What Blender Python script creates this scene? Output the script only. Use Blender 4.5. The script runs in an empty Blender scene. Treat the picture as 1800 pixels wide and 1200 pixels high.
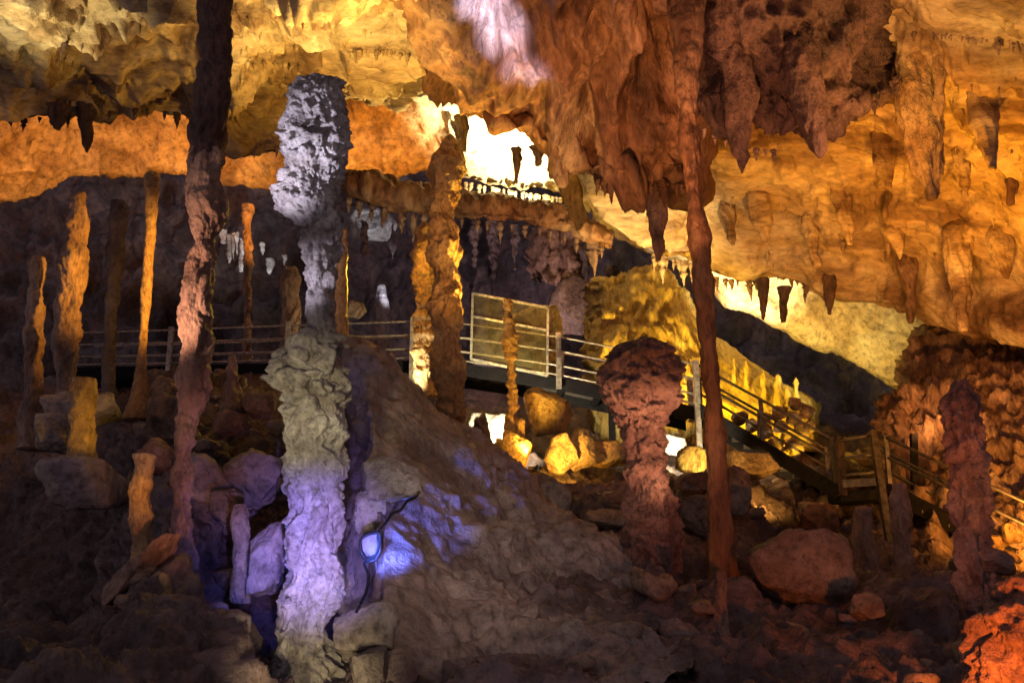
import bpy, math, random
import numpy as np
from mathutils import Vector

random.seed(7)
RNG = np.random.default_rng(11)
sc = bpy.context.scene
COL = sc.collection

# ------------------------------------------------------------------ camera
PITCH = math.radians(14)
FPX = 1750.0
CT, ST = math.cos(PITCH), math.sin(PITCH)

def P(px, py, d):
    """world point at horizontal distance d (world Y) on the sight line through a photo position"""
    u = (px - 900.0) / FPX
    v = (600.0 - py) / FPX
    k = d / (CT - v * ST)
    return np.array([u * k, d, (ST + v * CT) * k])

cam_d = bpy.data.cameras.new("camera")
cam = bpy.data.objects.new("camera", cam_d)
COL.objects.link(cam)
cam_d.sensor_width = 36
cam_d.lens = FPX / 1800 * 36
cam_d.clip_end = 500
cam.rotation_euler = (math.pi / 2 + PITCH, 0, 0)
sc.camera = cam

# ------------------------------------------------------------------ noise (vectorised)
G3 = np.array([[1,1,0],[-1,1,0],[1,-1,0],[-1,-1,0],[1,0,1],[-1,0,1],[1,0,-1],[-1,0,-1],
               [0,1,1],[0,-1,1],[0,1,-1],[0,-1,-1],[1,1,0],[-1,1,0],[0,-1,1],[0,-1,-1]], dtype=np.float32)

def _hash(ix, iy, iz, seed):
    n = (ix.astype(np.uint32) * np.uint32(374761393) + iy.astype(np.uint32) * np.uint32(668265263)
         + iz.astype(np.uint32) * np.uint32(2246822519) + np.uint32((seed * 3266489917) & 0xffffffff))
    n = (n ^ (n >> np.uint32(13))) * np.uint32(1274126177)
    n = (n ^ (n >> np.uint32(15))) * np.uint32(2654435761)
    return n ^ (n >> np.uint32(16))

def gnoise(p, seed=0):
    p = np.asarray(p, dtype=np.float32)
    i = np.floor(p); f = p - i
    i = i.astype(np.int64)
    w = f * f * f * (f * (f * 6 - 15) + 10)
    out = np.zeros(len(p), dtype=np.float32)
    for dx in (0, 1):
        wx = w[:, 0] if dx else 1 - w[:, 0]
        for dy in (0, 1):
            wy = w[:, 1] if dy else 1 - w[:, 1]
            for dz in (0, 1):
                wz = w[:, 2] if dz else 1 - w[:, 2]
                g = G3[(_hash(i[:, 0] + dx, i[:, 1] + dy, i[:, 2] + dz, seed) & np.uint32(15)).astype(np.int64)]
                dot = g[:, 0] * (f[:, 0] - dx) + g[:, 1] * (f[:, 1] - dy) + g[:, 2] * (f[:, 2] - dz)
                out += wx * wy * wz * dot
    return out

def fbm(p, octs=4, seed=0, lac=2.03, gain=0.5):
    s = np.zeros(len(p), dtype=np.float32); a = 1.0; q = np.asarray(p, dtype=np.float32)
    for o in range(octs):
        s += a * gnoise(q, seed + o * 17); q = q * lac + 3.1; a *= gain
    return s

def ridged(p, octs=4, seed=0, lac=2.1, gain=0.5):
    s = np.zeros(len(p), dtype=np.float32); a = 1.0; q = np.asarray(p, dtype=np.float32)
    for o in range(octs):
        s += a * (.52 - 2.2 * np.abs(gnoise(q, seed + o * 13))); q = q * lac + 7.7; a *= gain
    return s

def billow(p, octs=3, seed=0, lac=2.1, gain=0.5):
    s = np.zeros(len(p), dtype=np.float32); a = 1.0; q = np.asarray(p, dtype=np.float32)
    for o in range(octs):
        s += a * (2.2 * np.abs(gnoise(q, seed + o * 13)) - .52); q = q * lac + 5.3; a *= gain
    return s

def worley(p, seed=0):
    p = np.asarray(p, dtype=np.float32)
    i = np.floor(p).astype(np.int64); f = p - i
    best = np.full(len(p), 9.0, dtype=np.float32)
    for dx in (-1, 0, 1):
        for dy in (-1, 0, 1):
            for dz in (-1, 0, 1):
                h = _hash(i[:, 0] + dx, i[:, 1] + dy, i[:, 2] + dz, seed)
                ox = (h & np.uint32(1023)).astype(np.float32) / 1023
                oy = ((h >> np.uint32(10)) & np.uint32(1023)).astype(np.float32) / 1023
                oz = ((h >> np.uint32(20)) & np.uint32(1023)).astype(np.float32) / 1023
                d = (dx + ox - f[:, 0]) ** 2 + (dy + oy - f[:, 1]) ** 2 + (dz + oz - f[:, 2]) ** 2
                np.minimum(best, d, out=best)
    return np.sqrt(best)

def sstep(a, b, x):
    t = np.clip((x - a) / (b - a), 0, 1)
    return t * t * (3 - 2 * t)

def terrace(v, n, sharp=0.75):
    """turn a smooth field into ledges"""
    x = v * n; k = np.floor(x); f = x - k
    return (k + sstep(sharp * .5, 1 - sharp * .25, f)) / n

# ------------------------------------------------------------------ object bookkeeping
def link(name, mesh, mat=None, parent=None, loc=None):
    o = bpy.data.objects.new(name, mesh)
    COL.objects.link(o)
    if mat is not None:
        mesh.materials.append(mat)
    if parent is not None:
        o.parent = parent
    if loc is not None:
        o.location = loc
    return o

def tag(o, label=None, cat=None, group=None, kind=None):
    if label: o["label"] = label
    if cat:
        o["category"] = cat
        if not kind: kind = "thing"
    if group: o["group"] = group
    if kind: o["kind"] = kind
    return o

def empty(name, loc, label, cat, group=None):
    o = bpy.data.objects.new(name, None)
    COL.objects.link(o); o.location = loc; o.empty_display_size = .2
    return tag(o, label, cat, group)

def mesh_np(name, V, F, smooth=True):
    """F: (n,4) or list mixing; numpy build"""
    V = np.asarray(V, dtype=np.float32)
    me = bpy.data.meshes.new(name)
    me.vertices.add(len(V)); me.vertices.foreach_set("co", V.ravel())
    quads = F[0]; tris = F[1] if len(F) > 1 else np.zeros((0, 3), dtype=np.int32)
    nl = quads.size + tris.size
    me.loops.add(nl)
    me.loops.foreach_set("vertex_index", np.concatenate([quads.ravel(), tris.ravel()]).astype(np.int32))
    nf = len(quads) + len(tris)
    me.polygons.add(nf)
    st = np.concatenate([np.arange(len(quads)) * 4, quads.size + np.arange(len(tris)) * 3]).astype(np.int32)
    me.polygons.foreach_set("loop_start", st)
    me.update(calc_edges=True)
    me.validate()
    me.polygons.foreach_set("use_smooth", np.full(len(me.polygons), smooth, dtype=bool))
    return me

def grid_faces(n, m, wrap=False):
    """n rows, m columns"""
    r = np.arange(n - 1)[:, None]; c = np.arange(m if wrap else m - 1)[None, :]
    c2 = (c + 1) % m
    a = r * m + c; b = r * m + c2; d = (r + 1) * m + c; e = (r + 1) * m + c2
    return np.stack([a, b, e, d], -1).reshape(-1, 4)

# ------------------------------------------------------------------ materials
def new_mat(name):
    m = bpy.data.materials.new(name); m.use_nodes = True
    nt = m.node_tree; nt.nodes.clear()
    return m, nt

def N(nt, t, **kw):
    n = nt.nodes.new(t)
    for k, v in kw.items():
        setattr(n, k, v)
    return n

def ramp(nt, stops):
    r = N(nt, "ShaderNodeValToRGB")
    el = r.color_ramp.elements
    while len(el) < len(stops): el.new(.5)
    for e, (p, c) in zip(el, stops):
        e.position = p; e.color = (*c, 1)
    return r

def rock(name, dark, mid, light, scale=1.0, rough=.62, bump=.5, stretch=1.0, wet=.25, fine=1.0, stain=.45, bands=None, speck=.85):
    m, nt = new_mat(name)
    L = nt.links.new
    out = N(nt, "ShaderNodeOutputMaterial"); b = N(nt, "ShaderNodeBsdfPrincipled")
    L(b.outputs[0], out.inputs[0])
    geo = N(nt, "ShaderNodeNewGeometry")
    mp = N(nt, "ShaderNodeMapping"); mp.inputs["Scale"].default_value = (scale, scale, scale / stretch)
    if bands:
        mp.inputs["Scale"].default_value = tuple(scale * b_ for b_ in bands); mp.inputs["Rotation"].default_value = (0, .35, .3)
    L(geo.outputs["Position"], mp.inputs[0])
    n1 = N(nt, "ShaderNodeTexNoise"); n1.inputs["Scale"].default_value = 1.1; n1.inputs["Detail"].default_value = 9
    n1.inputs["Roughness"].default_value = .62; n1.inputs["Distortion"].default_value = .7
    L(mp.outputs[0], n1.inputs["Vector"])
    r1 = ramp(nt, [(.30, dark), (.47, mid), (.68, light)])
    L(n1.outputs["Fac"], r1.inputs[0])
    n2 = N(nt, "ShaderNodeTexNoise"); n2.inputs["Scale"].default_value = 9 * fine; n2.inputs["Detail"].default_value = 8
    n2.inputs["Roughness"].default_value = .7
    L(mp.outputs[0], n2.inputs["Vector"])
    r2 = ramp(nt, [(.34, (.30, .26, .24)), (.50, (.95, .95, .95)), (.70, (1.4, 1.34, 1.25))])
    L(n2.outputs["Fac"], r2.inputs[0])
    mx = N(nt, "ShaderNodeMix", data_type='RGBA', blend_type='MULTIPLY'); mx.inputs[0].default_value = speck
    L(r1.outputs[0], mx.inputs[6]); L(r2.outputs[0], mx.inputs[7])
    n0 = N(nt, "ShaderNodeTexNoise"); n0.inputs["Scale"].default_value = .42; n0.inputs["Detail"].default_value = 7
    n0.inputs["Distortion"].default_value = 1.6; n0.inputs["Roughness"].default_value = .58
    L(mp.outputs[0], n0.inputs["Vector"])
    r0 = ramp(nt, [(.40, (1 - stain, 1 - stain * 1.12, 1 - stain * 1.18)), (.50, (1 - stain * .25, 1 - stain * .32, 1 - stain * .36)), (.58, (1, 1, 1))])
    L(n0.outputs["Fac"], r0.inputs[0])
    mx0 = N(nt, "ShaderNodeMix", data_type='RGBA', blend_type='MULTIPLY'); mx0.inputs[0].default_value = 1
    L(mx.outputs[2], mx0.inputs[6]); L(r0.outputs[0], mx0.inputs[7])
    L(mx0.outputs[2], b.inputs["Base Color"])
    rr = N(nt, "ShaderNodeMapRange"); rr.inputs[1].default_value = .35; rr.inputs[2].default_value = .7
    rr.inputs[3].default_value = rough - .28 * wet * 2; rr.inputs[4].default_value = min(1, rough + .2)
    L(n1.outputs["Fac"], rr.inputs[0]); L(rr.outputs[0], b.inputs["Roughness"])
    b.inputs["Specular IOR Level"].default_value = .35 + wet * .4
    n3 = N(nt, "ShaderNodeTexNoise"); n3.inputs["Scale"].default_value = 26 * fine; n3.inputs["Detail"].default_value = 6
    L(mp.outputs[0], n3.inputs["Vector"])
    ad = N(nt, "ShaderNodeMath", operation='MULTIPLY_ADD'); ad.inputs[1].default_value = .45
    L(n3.outputs["Fac"], ad.inputs[0]); L(n2.outputs["Fac"], ad.inputs[2])
    bp = N(nt, "ShaderNodeBump"); bp.inputs["Strength"].default_value = min(1, bump * 1.5); bp.inputs["Distance"].default_value = .075
    L(ad.outputs[0], bp.inputs["Height"]); L(bp.outputs[0], b.inputs["Normal"])
    return m

def metal(name, col, rough=.45, met=.6):
    m, nt = new_mat(name); L = nt.links.new
    out = N(nt, "ShaderNodeOutputMaterial"); b = N(nt, "ShaderNodeBsdfPrincipled"); L(b.outputs[0], out.inputs[0])
    geo = N(nt, "ShaderNodeNewGeometry")
    n = N(nt, "ShaderNodeTexNoise"); n.inputs["Scale"].default_value = 14; n.inputs["Detail"].default_value = 6
    L(geo.outputs["Position"], n.inputs["Vector"])
    r = ramp(nt, [(.35, tuple(c * .45 for c in col)), (.6, col)])
    L(n.outputs["Fac"], r.inputs[0]); L(r.outputs[0], b.inputs["Base Color"])
    b.inputs["Specular IOR Level"].default_value = .5 if met else .12
    b.inputs["Metallic"].default_value = met; b.inputs["Roughness"].default_value = rough
    return m

M = dict(
    ceil=rock("ceiling limestone", (.20, .11, .05), (.47, .34, .18), (.70, .58, .38), .9, bump=.42, wet=.15, stain=.66, bands=(.38, 1.15, 1.5), speck=.6),
    ceil2=rock("inner ceiling limestone", (.34, .24, .12), (.55, .42, .24), (.70, .58, .38), .7, bump=.5, wet=.15),
    curtain=rock("rust brown flowstone", (.075, .032, .016), (.25, .115, .05), (.46, .28, .15), .9, stretch=3.0, bump=.6, wet=.3),
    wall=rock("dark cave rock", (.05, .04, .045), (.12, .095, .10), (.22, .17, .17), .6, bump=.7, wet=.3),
    floor=rock("dark earthy rock", (.05, .036, .038), (.145, .10, .10), (.28, .20, .18), .9, bump=.8, wet=.3),
    mound=rock("purple brown rock", (.10, .075, .07), (.25, .19, .17), (.40, .32, .26), .9, bump=.5, wet=.25),
    pale=rock("pale calcite", (.16, .13, .12), (.42, .39, .36), (.66, .63, .59), 1.6, bump=.55, wet=.3),
    brown=rock("brown calcite", (.13, .07, .045), (.31, .19, .13), (.47, .32, .23), 1.4, stretch=1.8, bump=.6, wet=.35),
    dark=rock("dark brown calcite", (.05, .025, .02), (.115, .06, .045), (.20, .11, .08), 1.6, stretch=2, bump=.6, wet=.3),
    amber=rock("amber calcite", (.17, .08, .03), (.40, .24, .10), (.56, .40, .20), 1.6, stretch=1.5, bump=.6, wet=.4),
    red=rock("red brown calcite", (.075, .04, .036), (.23, .125, .10), (.40, .24, .18), 1.5, bump=.7, wet=.35),
    stone=rock("boulder limestone", (.13, .085, .06), (.30, .21, .15), (.46, .35, .26), 1.2, bump=.6, wet=.25),
    greystone=rock("grey boulder limestone", (.17, .15, .14), (.34, .31, .29), (.5, .46, .42), 1.2, bump=.6, wet=.25),
    flow=rock("yellow flowstone", (.26, .16, .035), (.52, .38, .11), (.64, .50, .20), 1.3, stretch=2.5, bump=.6, wet=.35),
    rail=metal("weathered railing steel", (.50, .42, .34)),
    stairrail=metal("shade darkened stair steel", (.14, .115, .10)),  # railing steel darkened in colour so the stairs fade into the gloom
    beam=metal("dark painted beam", (.012, .010, .012), .85, 0),
    frame=metal("brushed frame metal", (.72, .66, .52), .4, .5),
    deck=metal("deck grating", (.12, .10, .09), .7, .2),
    cord=metal("black cable sheath", (.012, .012, .014), .5, 0),
)

# ------------------------------------------------------------------ builders
def catmull(A, counts):
    """A (n,...) interpolated along axis 0; counts = samples in each interval"""
    n = len(A); res = []
    for i in range(n - 1):
        p0 = A[max(i - 1, 0)]; p1 = A[i]; p2 = A[i + 1]; p3 = A[min(i + 2, n - 1)]
        m1 = (p2 - p0) * .38; m2 = (p3 - p1) * .38
        t = np.arange(counts[i]) / counts[i]
        t = t.reshape((-1,) + (1,) * (A.ndim - 1))
        h = (2*t**3 - 3*t**2 + 1) * p1 + (t**3 - 2*t**2 + t) * m1 + (-2*t**3 + 3*t**2) * p2 + (t**3 - t**2) * m2
        res.append(h)
    res.append(A[-1:])
    return np.concatenate(res, 0)

def grid_normals(W):
    du = np.gradient(W, axis=1); dv = np.gradient(W, axis=0)
    n = np.cross(du, dv); l = np.linalg.norm(n, axis=-1, keepdims=True); l[l < 1e-9] = 1
    return n / l

def loft(C, step=4.0, disp=None, facing=-1, cap=90, fade=None):
    """C: rows x cols of (px,py,d) control points. Returns displaced world grid (facing the viewer's side) """
    C = np.array(C, dtype=float)
    Wc = np.array([[P(*c) for c in row] for row in C])
    X = np.clip(C[..., 0], -150, 1950); Y = np.clip(C[..., 1], -150, 1350)
    rd = [int(np.clip(np.hypot(np.diff(X, axis=0)[i], np.diff(Y, axis=0)[i]).max() / step, 4, cap)) for i in range(len(C) - 1)]
    cd = [int(np.clip(np.hypot(np.diff(X, axis=1)[:, j], np.diff(Y, axis=1)[:, j]).max() / step, 3, cap)) for j in range(C.shape[1] - 1)]
    W = catmull(Wc, rd)
    W = np.swapaxes(catmull(np.swapaxes(W, 0, 1), cd), 0, 1)
    Nn = grid_normals(W)
    # make the normals look towards the viewer
    s = np.sign((Nn * W).sum(-1).mean()) or 1
    Nn = -Nn * s
    if disp is not None:
        Q = W.reshape(-1, 3); Nq = Nn.reshape(-1, 3)
        D = disp(Q, Nq)
        if fade is not None:
            wt = np.concatenate([np.linspace(fade[i], fade[i + 1], rd[i], endpoint=False) for i in range(len(rd))] + [[fade[-1]]])
            D = D * np.repeat(wt, W.shape[1])
        if D.ndim == 1: D = D[:, None] * Nq
        W = (Q + D).reshape(W.shape)
    return W

def loft_obj(name, W, mat, base=None, parent=None):
    n, m, _ = W.shape
    V = W.reshape(-1, 3)
    if base is None: base = V[V[:, 2].argmin()] if parent is None else np.zeros(3)
    me = mesh_np(name, V - base, (grid_faces(n, m),))
    return link(name, me, mat, parent, base)

def tube_grid(rows, d, flat=1.0, step=.02, nseg=96, lean=0.0):
    """rows (py, xl, xr) traced at distance d -> rings of world points + centres"""
    L_, R_ = [], []
    for i, r in enumerate(rows):
        dd = d + (r[3] if len(r) > 3 else 0)
        L_.append(P(r[1], r[0], dd)); R_.append(P(r[2], r[0], dd))
    L_ = np.array(L_); R_ = np.array(R_)
    A = np.concatenate([(L_ + R_) / 2, np.linalg.norm(R_ - L_, axis=1, keepdims=True) / 2], 1)
    cnt = [max(2, int(abs(A[i, 2] - A[i + 1, 2]) / step)) for i in range(len(A) - 1)]
    B = catmull(A, cnt)
    B[:, 3] = np.maximum(B[:, 3], .004)
    th = np.linspace(0, 2 * np.pi, nseg, endpoint=False)
    dirs = np.stack([np.cos(th), np.sin(th), np.zeros(nseg)], 1)
    return B, dirs, flat

def d_popcorn(s=.11, a=.05):
    def f(Q, D, R):
        q = Q + .35 * s * np.stack([gnoise(Q / s, 5), gnoise(Q / s, 6), gnoise(Q / s, 7)], 1)
        w = 1 - worley(q / s, 3); w2 = 1 - worley(q / (s * .45), 9)
        return a * 1.9 * (w - .45) + a * .7 * (w2 - .45) + fbm(Q / .5, 3, 2) * a * .9
    return f

def d_flow(s=.16, a=.05, st=3.5, lump=.45):
    """vertical flutes and drapes with lumps"""
    def f(Q, D, R):
        q = Q + .12 * np.stack([gnoise(Q * 2.2, 31), gnoise(Q * 2.2, 32), 0 * Q[:, 0]], 1)
        v = q / np.array([s, s, s * st])
        return a * .4 + a * ridged(v, 3, 4) * .8 + a * lump * 2.2 * fbm(Q / (s * 2.6), 4, 8) + a * .25 * fbm(Q / .05, 2, 12)
    return f

def d_rings(s=.12, a=.05):
    def f(Q, D, R):
        q = Q / np.array([s * 2.5, s * 2.5, s])
        w = 1 - worley(q + .4 * np.stack([gnoise(Q / s, 5), gnoise(Q / s, 6), gnoise(Q / s, 7)], 1), 3)
        return a * 1.6 * (w - .4) + a * .8 * fbm(Q / (s * 2), 3, 5) + a * .35 * fbm(Q / .04, 2, 3)
    return f

def d_knob(s=.11, a=.06):
    def f(Q, D, R):
        q = Q + .4 * s * np.stack([gnoise(Q / s, 5), gnoise(Q / s, 6), gnoise(Q / s, 7)], 1)
        m = .75 + 1.1 * fbm(Q / .35, 2, 41)
        w = 1 - worley(q / s, 3); w2 = 1 - worley(q / (s * .42), 9)
        return a * 2.2 * m * (w - .42) + a * .85 * (w2 - .45) + fbm(Q / .45, 3, 2) * a * 1.1 + a * .25 * fbm(Q / .025, 2, 3)
    return f

def d_cauli():
    def f(Q, D, R):
        q = Q + .1 * np.stack([gnoise(Q / .22, 5), gnoise(Q / .22, 6), gnoise(Q / .22, 7)], 1)
        up = sstep(1.1, 1.9, Q[:, 2])                      # lumps above, drapes below
        lumps = .14 * billow(q / .30, 2, 14) + .034 * billow(q / .11, 2, 15)
        drape = .085 * ridged(q / np.array([.17, .17, .55]), 3, 16) + .02 * billow(q / .12, 2, 17)
        return up * lumps + (1 - up) * drape + .06 * fbm(Q / .5, 3, 18) + .007 * fbm(Q / .03, 2, 19)
    return f

def d_lump(s=.3, a=.08):
    def f(Q, D, R):
        return a * fbm(Q / s, 5, 21) * 1.6 + a * .5 * billow(Q / (s * .45), 3, 22)
    return f

def tube(name, rows, d, disp, mat, flat=1.0, nseg=96, step=.02, parent=None, base=None, seed=0, shrink=1.0):
    B, dirs, flat = tube_grid(rows, d, flat, step, nseg)
    B[:, 3] *= shrink
    n = len(B)
    dd = dirs.copy(); dd[:, 1] *= flat
    V = B[:, None, :3] + B[:, None, 3:4] * dd[None]
    Q = V.reshape(-1, 3); D = np.repeat(dirs[None], n, 0).reshape(-1, 3); R = np.repeat(B[:, 3], nseg)
    amt = disp(Q + seed * 13.7, D, R)
    amt = np.clip(amt, -.55 * R, 3 * R + .02) * sstep(0, .03, R)
    Q = Q + D * amt[:, None]
    V = np.concatenate([Q, B[:1, :3], B[-1:, :3]], 0)
    quads = grid_faces(n, nseg, True)
    k = np.arange(nseg); k2 = (k + 1) % nseg
    t1 = np.stack([np.full(nseg, n * nseg), k2, k], 1)
    t2 = np.stack([np.full(nseg, n * nseg + 1), (n - 1) * nseg + k, (n - 1) * nseg + k2], 1)
    if base is None: base = B[B[:, 2].argmin(), :3].copy()
    if parent is not None and parent.type == 'EMPTY': off = np.array(parent.location)
    else: off = base
    me = mesh_np(name, V - off, (quads, np.concatenate([t1, t2])))
    return link(name, me, mat, parent, None if parent is not None else base)

_ICO = {}
def ico(sub):
    if sub not in _ICO:
        import bmesh
        bm = bmesh.new(); bmesh.ops.create_icosphere(bm, subdivisions=sub, radius=1)
        _ICO[sub] = (np.array([v.co[:] for v in bm.verts]), np.array([[v.index for v in f.verts] for f in bm.faces]))
        bm.free()
    return _ICO[sub]

def boulder_mesh(name, size, seed, sub=5, cuts=13, rough=.045, squash=1.0, noise=.5):
    """angular rock: a ball cut by random planes, then worn by noise. size = half extents"""
    rg = np.random.default_rng(seed)
    D, F = ico(sub)
    nrm = rg.normal(size=(cuts, 3)); nrm /= np.linalg.norm(nrm, axis=1, keepdims=True)
    h = rg.uniform(.55, .92, cuts)
    # six slightly tipped planes give a quarried block, the random ones break its corners
    ax = np.concatenate([np.eye(3), -np.eye(3)]) + rg.normal(size=(6, 3)) * .20
    ax /= np.linalg.norm(ax, axis=1, keepdims=True)
    nrm = np.concatenate([nrm, ax]); h = np.concatenate([np.clip(h + .12, 0, 1.05), rg.uniform(.72, .88, 6)])
    r = np.full(len(D), 1.25)
    for nn, hh in zip(nrm, h):
        dp = D @ nn
        rr = np.where(dp > .05, hh / np.maximum(dp, .05), 9)
        # smooth minimum keeps worn edges
        kk = .02
        hq = np.clip(.5 + .5 * (rr - r) / kk, 0, 1)
        r = np.where(rr > 5, r, rr * (1 - hq) + r * hq - kk * hq * (1 - hq))
    V = D * r[:, None] * np.array(size)
    mn = float(np.mean(size))
    q = V / mn + seed * 3.3
    amt = mn * (rough * 1.7 * fbm(q * 1.4, 5, seed) + rough * .9 * ridged(q * 2.6, 3, seed + 3) * noise + rough * .6 * fbm(q * 7, 3, seed + 5) + rough * 2.2 * (terrace(fbm(q * 1.1 + .3 * gnoise(q * 2, 4)[:, None], 3, seed + 8) + .5, 6) - .5) - rough * .9 * (worley(q * 1.7, seed + 9) < .16))
    V = V + D * amt[:, None]
    return mesh_np(name, V, (np.zeros((0, 4), dtype=np.int32), F))

def boulder(px, py, wpx, hpx, d, seed, mat, label, cat="boulder", group=None, name="boulder", rot=0, deep=1.0, sub=5, **kw):
    """centre in the photo, size in photo pixels"""
    s = d / FPX / CT
    me = boulder_mesh(name, (wpx * s / 2 * 1.05, wpx * s / 2 * deep, hpx * s / 2 * 1.05), seed, sub, **kw)
    c = P(px, py, d)
    lo = hpx * s / 2
    V = np.empty(len(me.vertices) * 3, dtype=np.float32); me.vertices.foreach_get("co", V)
    V = V.reshape(-1, 3); V[:, 2] += lo; me.vertices.foreach_set("co", V.ravel()); me.update()
    o = link(name, me, mat, None, c - np.array([0, 0, lo]))
    o.rotation_euler = (0, rot, 0)
    if rot:
        o.location = c - np.array([math.sin(rot) * lo, 0, math.cos(rot) * lo])
    return tag(o, label, cat, group)

def bar(name, pts, r, mat, parent=None, n=8, square=False, ry=None):
    """round or square bar through world points"""
    pts = [np.array(p, dtype=float) for p in pts]
    rings = []
    for i, p in enumerate(pts):
        t = pts[min(i + 1, len(pts) - 1)] - pts[max(i - 1, 0)]
        t /= np.linalg.norm(t)
        up = np.array([0, 1, 0]) if abs(t[2]) > .8 else np.array([0, 0, 1])
        a = np.cross(t, up); a /= np.linalg.norm(a); b = np.cross(a, t)
        k = 4 if square else n
        th = np.arange(k) / k * 2 * math.pi + (math.pi / 4 if square else 0)
        rr = r * (math.sqrt(2) if square else 1)
        ry_ = (ry * math.sqrt(2) if square else ry) if ry else rr
        rings.append(p + np.outer(np.cos(th) * rr, a) + np.outer(np.sin(th) * ry_, b))
    k = len(rings[0]); m = len(pts)
    V = np.concatenate(rings + [[pts[0]], [pts[-1]]], 0)
    q = grid_faces(m, k, True)
    i = np.arange(k); j = (i + 1) % k
    t = np.concatenate([np.stack([np.full(k, m * k), j, i], 1), np.stack([np.full(k, m * k + 1), (m - 1) * k + i, (m - 1) * k + j], 1)])
    off = np.array(parent.location) if parent is not None else np.zeros(3)
    base = np.zeros(3)
    if parent is None:
        base = V[V[:, 2].argmin()]; off = base
    me = mesh_np(name, V - off, (q, t), smooth=not square)
    return link(name, me, mat, parent, base if parent is None else None)

# ------------------------------------------------------------------ cave shell
def d_ceil(seed, a=1.0, dirx=0.0):
    def f(Q, Nn):
        w = np.stack([fbm(Q * .45, 2, seed + 1), fbm(Q * .45, 2, seed + 2), fbm(Q * .45, 2, seed + 3)], 1)
        q = Q + .9 * w
        big = fbm(q * np.array([.35, .35, .35]), 3, seed)
        led = terrace(fbm(q * np.array([.55, .42, .8]), 3, seed + 5) + .5, 5)
        fl = ridged((q + .15 * w) * np.array([1.5, 1.1, .5]), 3, seed + 9)
        bl = billow(q * np.array([1.9, 1.6, 1.6]), 3, seed + 19)
        fine = fbm(q * 5.5, 3, seed + 7)
        sm = 1 - .68 * sstep(.6, 3.2, Q[:, 0])
        cr = worley(q * np.array([1.6, 1.2, 2.2]), seed + 30)
        dr = ridged(Q * np.array([4.2, 4.2, 1.0]), 2, seed + 33)
        return a * (sm * (.5 * big + .9 * (led - .5)) + (.35 + .65 * sm) * (.12 * fl + .13 * bl) + .025 * (.55 - cr) + .03 * dr + .03 * fine + .20 * (1 - sm) * ridged(np.stack([(.45 * Q[:, 0] + Q[:, 1]) * .75 + .8 * w[:, 0], Q[:, 0] * .22, Q[:, 2] * .5], 1), 3, seed + 40))
    return f

# the near ceiling: columns (px, lower edge y, distance of that edge, extra drop near the top)
E1 = [(-700, 280, 14, 12), (-200, 245, 14.5, 11), (0, 212, 15, 11), (120, 205, 15.5, 11), (250, 192, 16, 11.5), (340, 208, 16.5, 12), (400, 262, 17.5, 12),
      (500, 265, 18, 12), (590, 172, 18, 12), (640, 180, 18.3, 12), (700, 190, 18.5, 12), (750, 150, 19, 12), (790, 90, 19, 12), (850, 70, 19, 12.5), (950, 150, 19, 12.5), (1010, 300, 19.5, 12.5),
      (1060, 400, 20, 12.5), (1130, 436, 20.5, 12.5), (1210, 452, 21, 12.5), (1300, 490, 21, 12), (1350, 492, 21, 12), (1400, 500, 20.8, 12), (1450, 525, 20.5, 12), (1530, 535, 20, 12), (1600, 556, 19.5, 11.5), (1700, 590, 18.5, 11),
      (1850, 620, 17, 10.5), (2100, 620, 15, 9.5), (2600, 620, 12, 8)]
rows = [[], [], [], [], [], [], []]
for px, ey, ed, nd in E1:
    rows[0].append((px, -1100, nd * .42)); rows[1].append((px, -420, nd * .75)); rows[2].append((px, -20, nd))
    rows[3].append((px, -20 + (ey + 20) * .45, nd + (ed - nd) * .5)); rows[4].append((px, -20 + (ey + 20) * .82, nd + (ed - nd) * .86))
    rows[5].append((px, ey, ed)); rows[6].append((px, ey - 70, ed + 3.0))
W = loft(rows, 3.6, d_ceil(100), cap=110, fade=[1, 1, 1, 1, .8, .42, .5])
o = loft_obj("cave_ceiling", W, M["ceil"]); tag(o, kind="structure")
CEIL = o

LIP = [(-700, 440, 22), (-150, 400, 23), (0, 362, 24), (100, 322, 24.5), (180, 294, 25), (330, 304, 25), (440, 318, 25), (540, 326, 25), (620, 288, 25), (700, 300, 25), (790, 308, 24.5),
       (900, 332, 24.5), (1000, 342, 24.5), (1050, 395, 24.5), (1120, 440, 24.5), (1210, 470, 24.5), (1270, 530, 24.5), (1340, 556, 24.5), (1410, 600, 24.5), (1480, 622, 24.5), (1550, 668, 24.2), (1700, 740, 23.4), (1900, 800, 22), (2400, 850, 19)]
rows = [[], [], [], [], []]
for px, ly, d in LIP:
    up = 170 if px < 1230 else 120
    g = 1 if px < 1300 else .45
    rows[0].append((px, ly - up - 120, d - 4.5 * g)); rows[1].append((px, ly - up, d - 3 * g)); rows[2].append((px, ly - up * .5, d - 1.3 * g)); rows[3].append((px, ly, d)); rows[4].append((px, ly - 60, d + 3))
def d_inner(Q, Nn):
    return d_ceil(300, .62)(Q, Nn) + .05 * ridged(Q * np.array([1.8, 1.8, .4]), 3, 77)
W = loft(rows, 4, d_inner, fade=[1, 1, 1, .6, .6])
o = loft_obj("inner_cave_ceiling", W, M["ceil2"]); tag(o, kind="structure")
LIPW = W

rows = []
for py, d in ((800, 31), (640, 32.5), (520, 33.5), (400, 34), (250, 35), (60, 37)):
    rows.append([(px, py, d - (0 if px < 1300 else (px - 1300) * .006)) for px in range(-900, 2700, 200)])
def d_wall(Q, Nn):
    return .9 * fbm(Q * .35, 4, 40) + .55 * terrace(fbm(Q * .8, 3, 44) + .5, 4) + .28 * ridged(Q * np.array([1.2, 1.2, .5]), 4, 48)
o = loft_obj("cave_wall", loft(rows, 5, d_wall), M["wall"]); tag(o, kind="structure")

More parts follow.
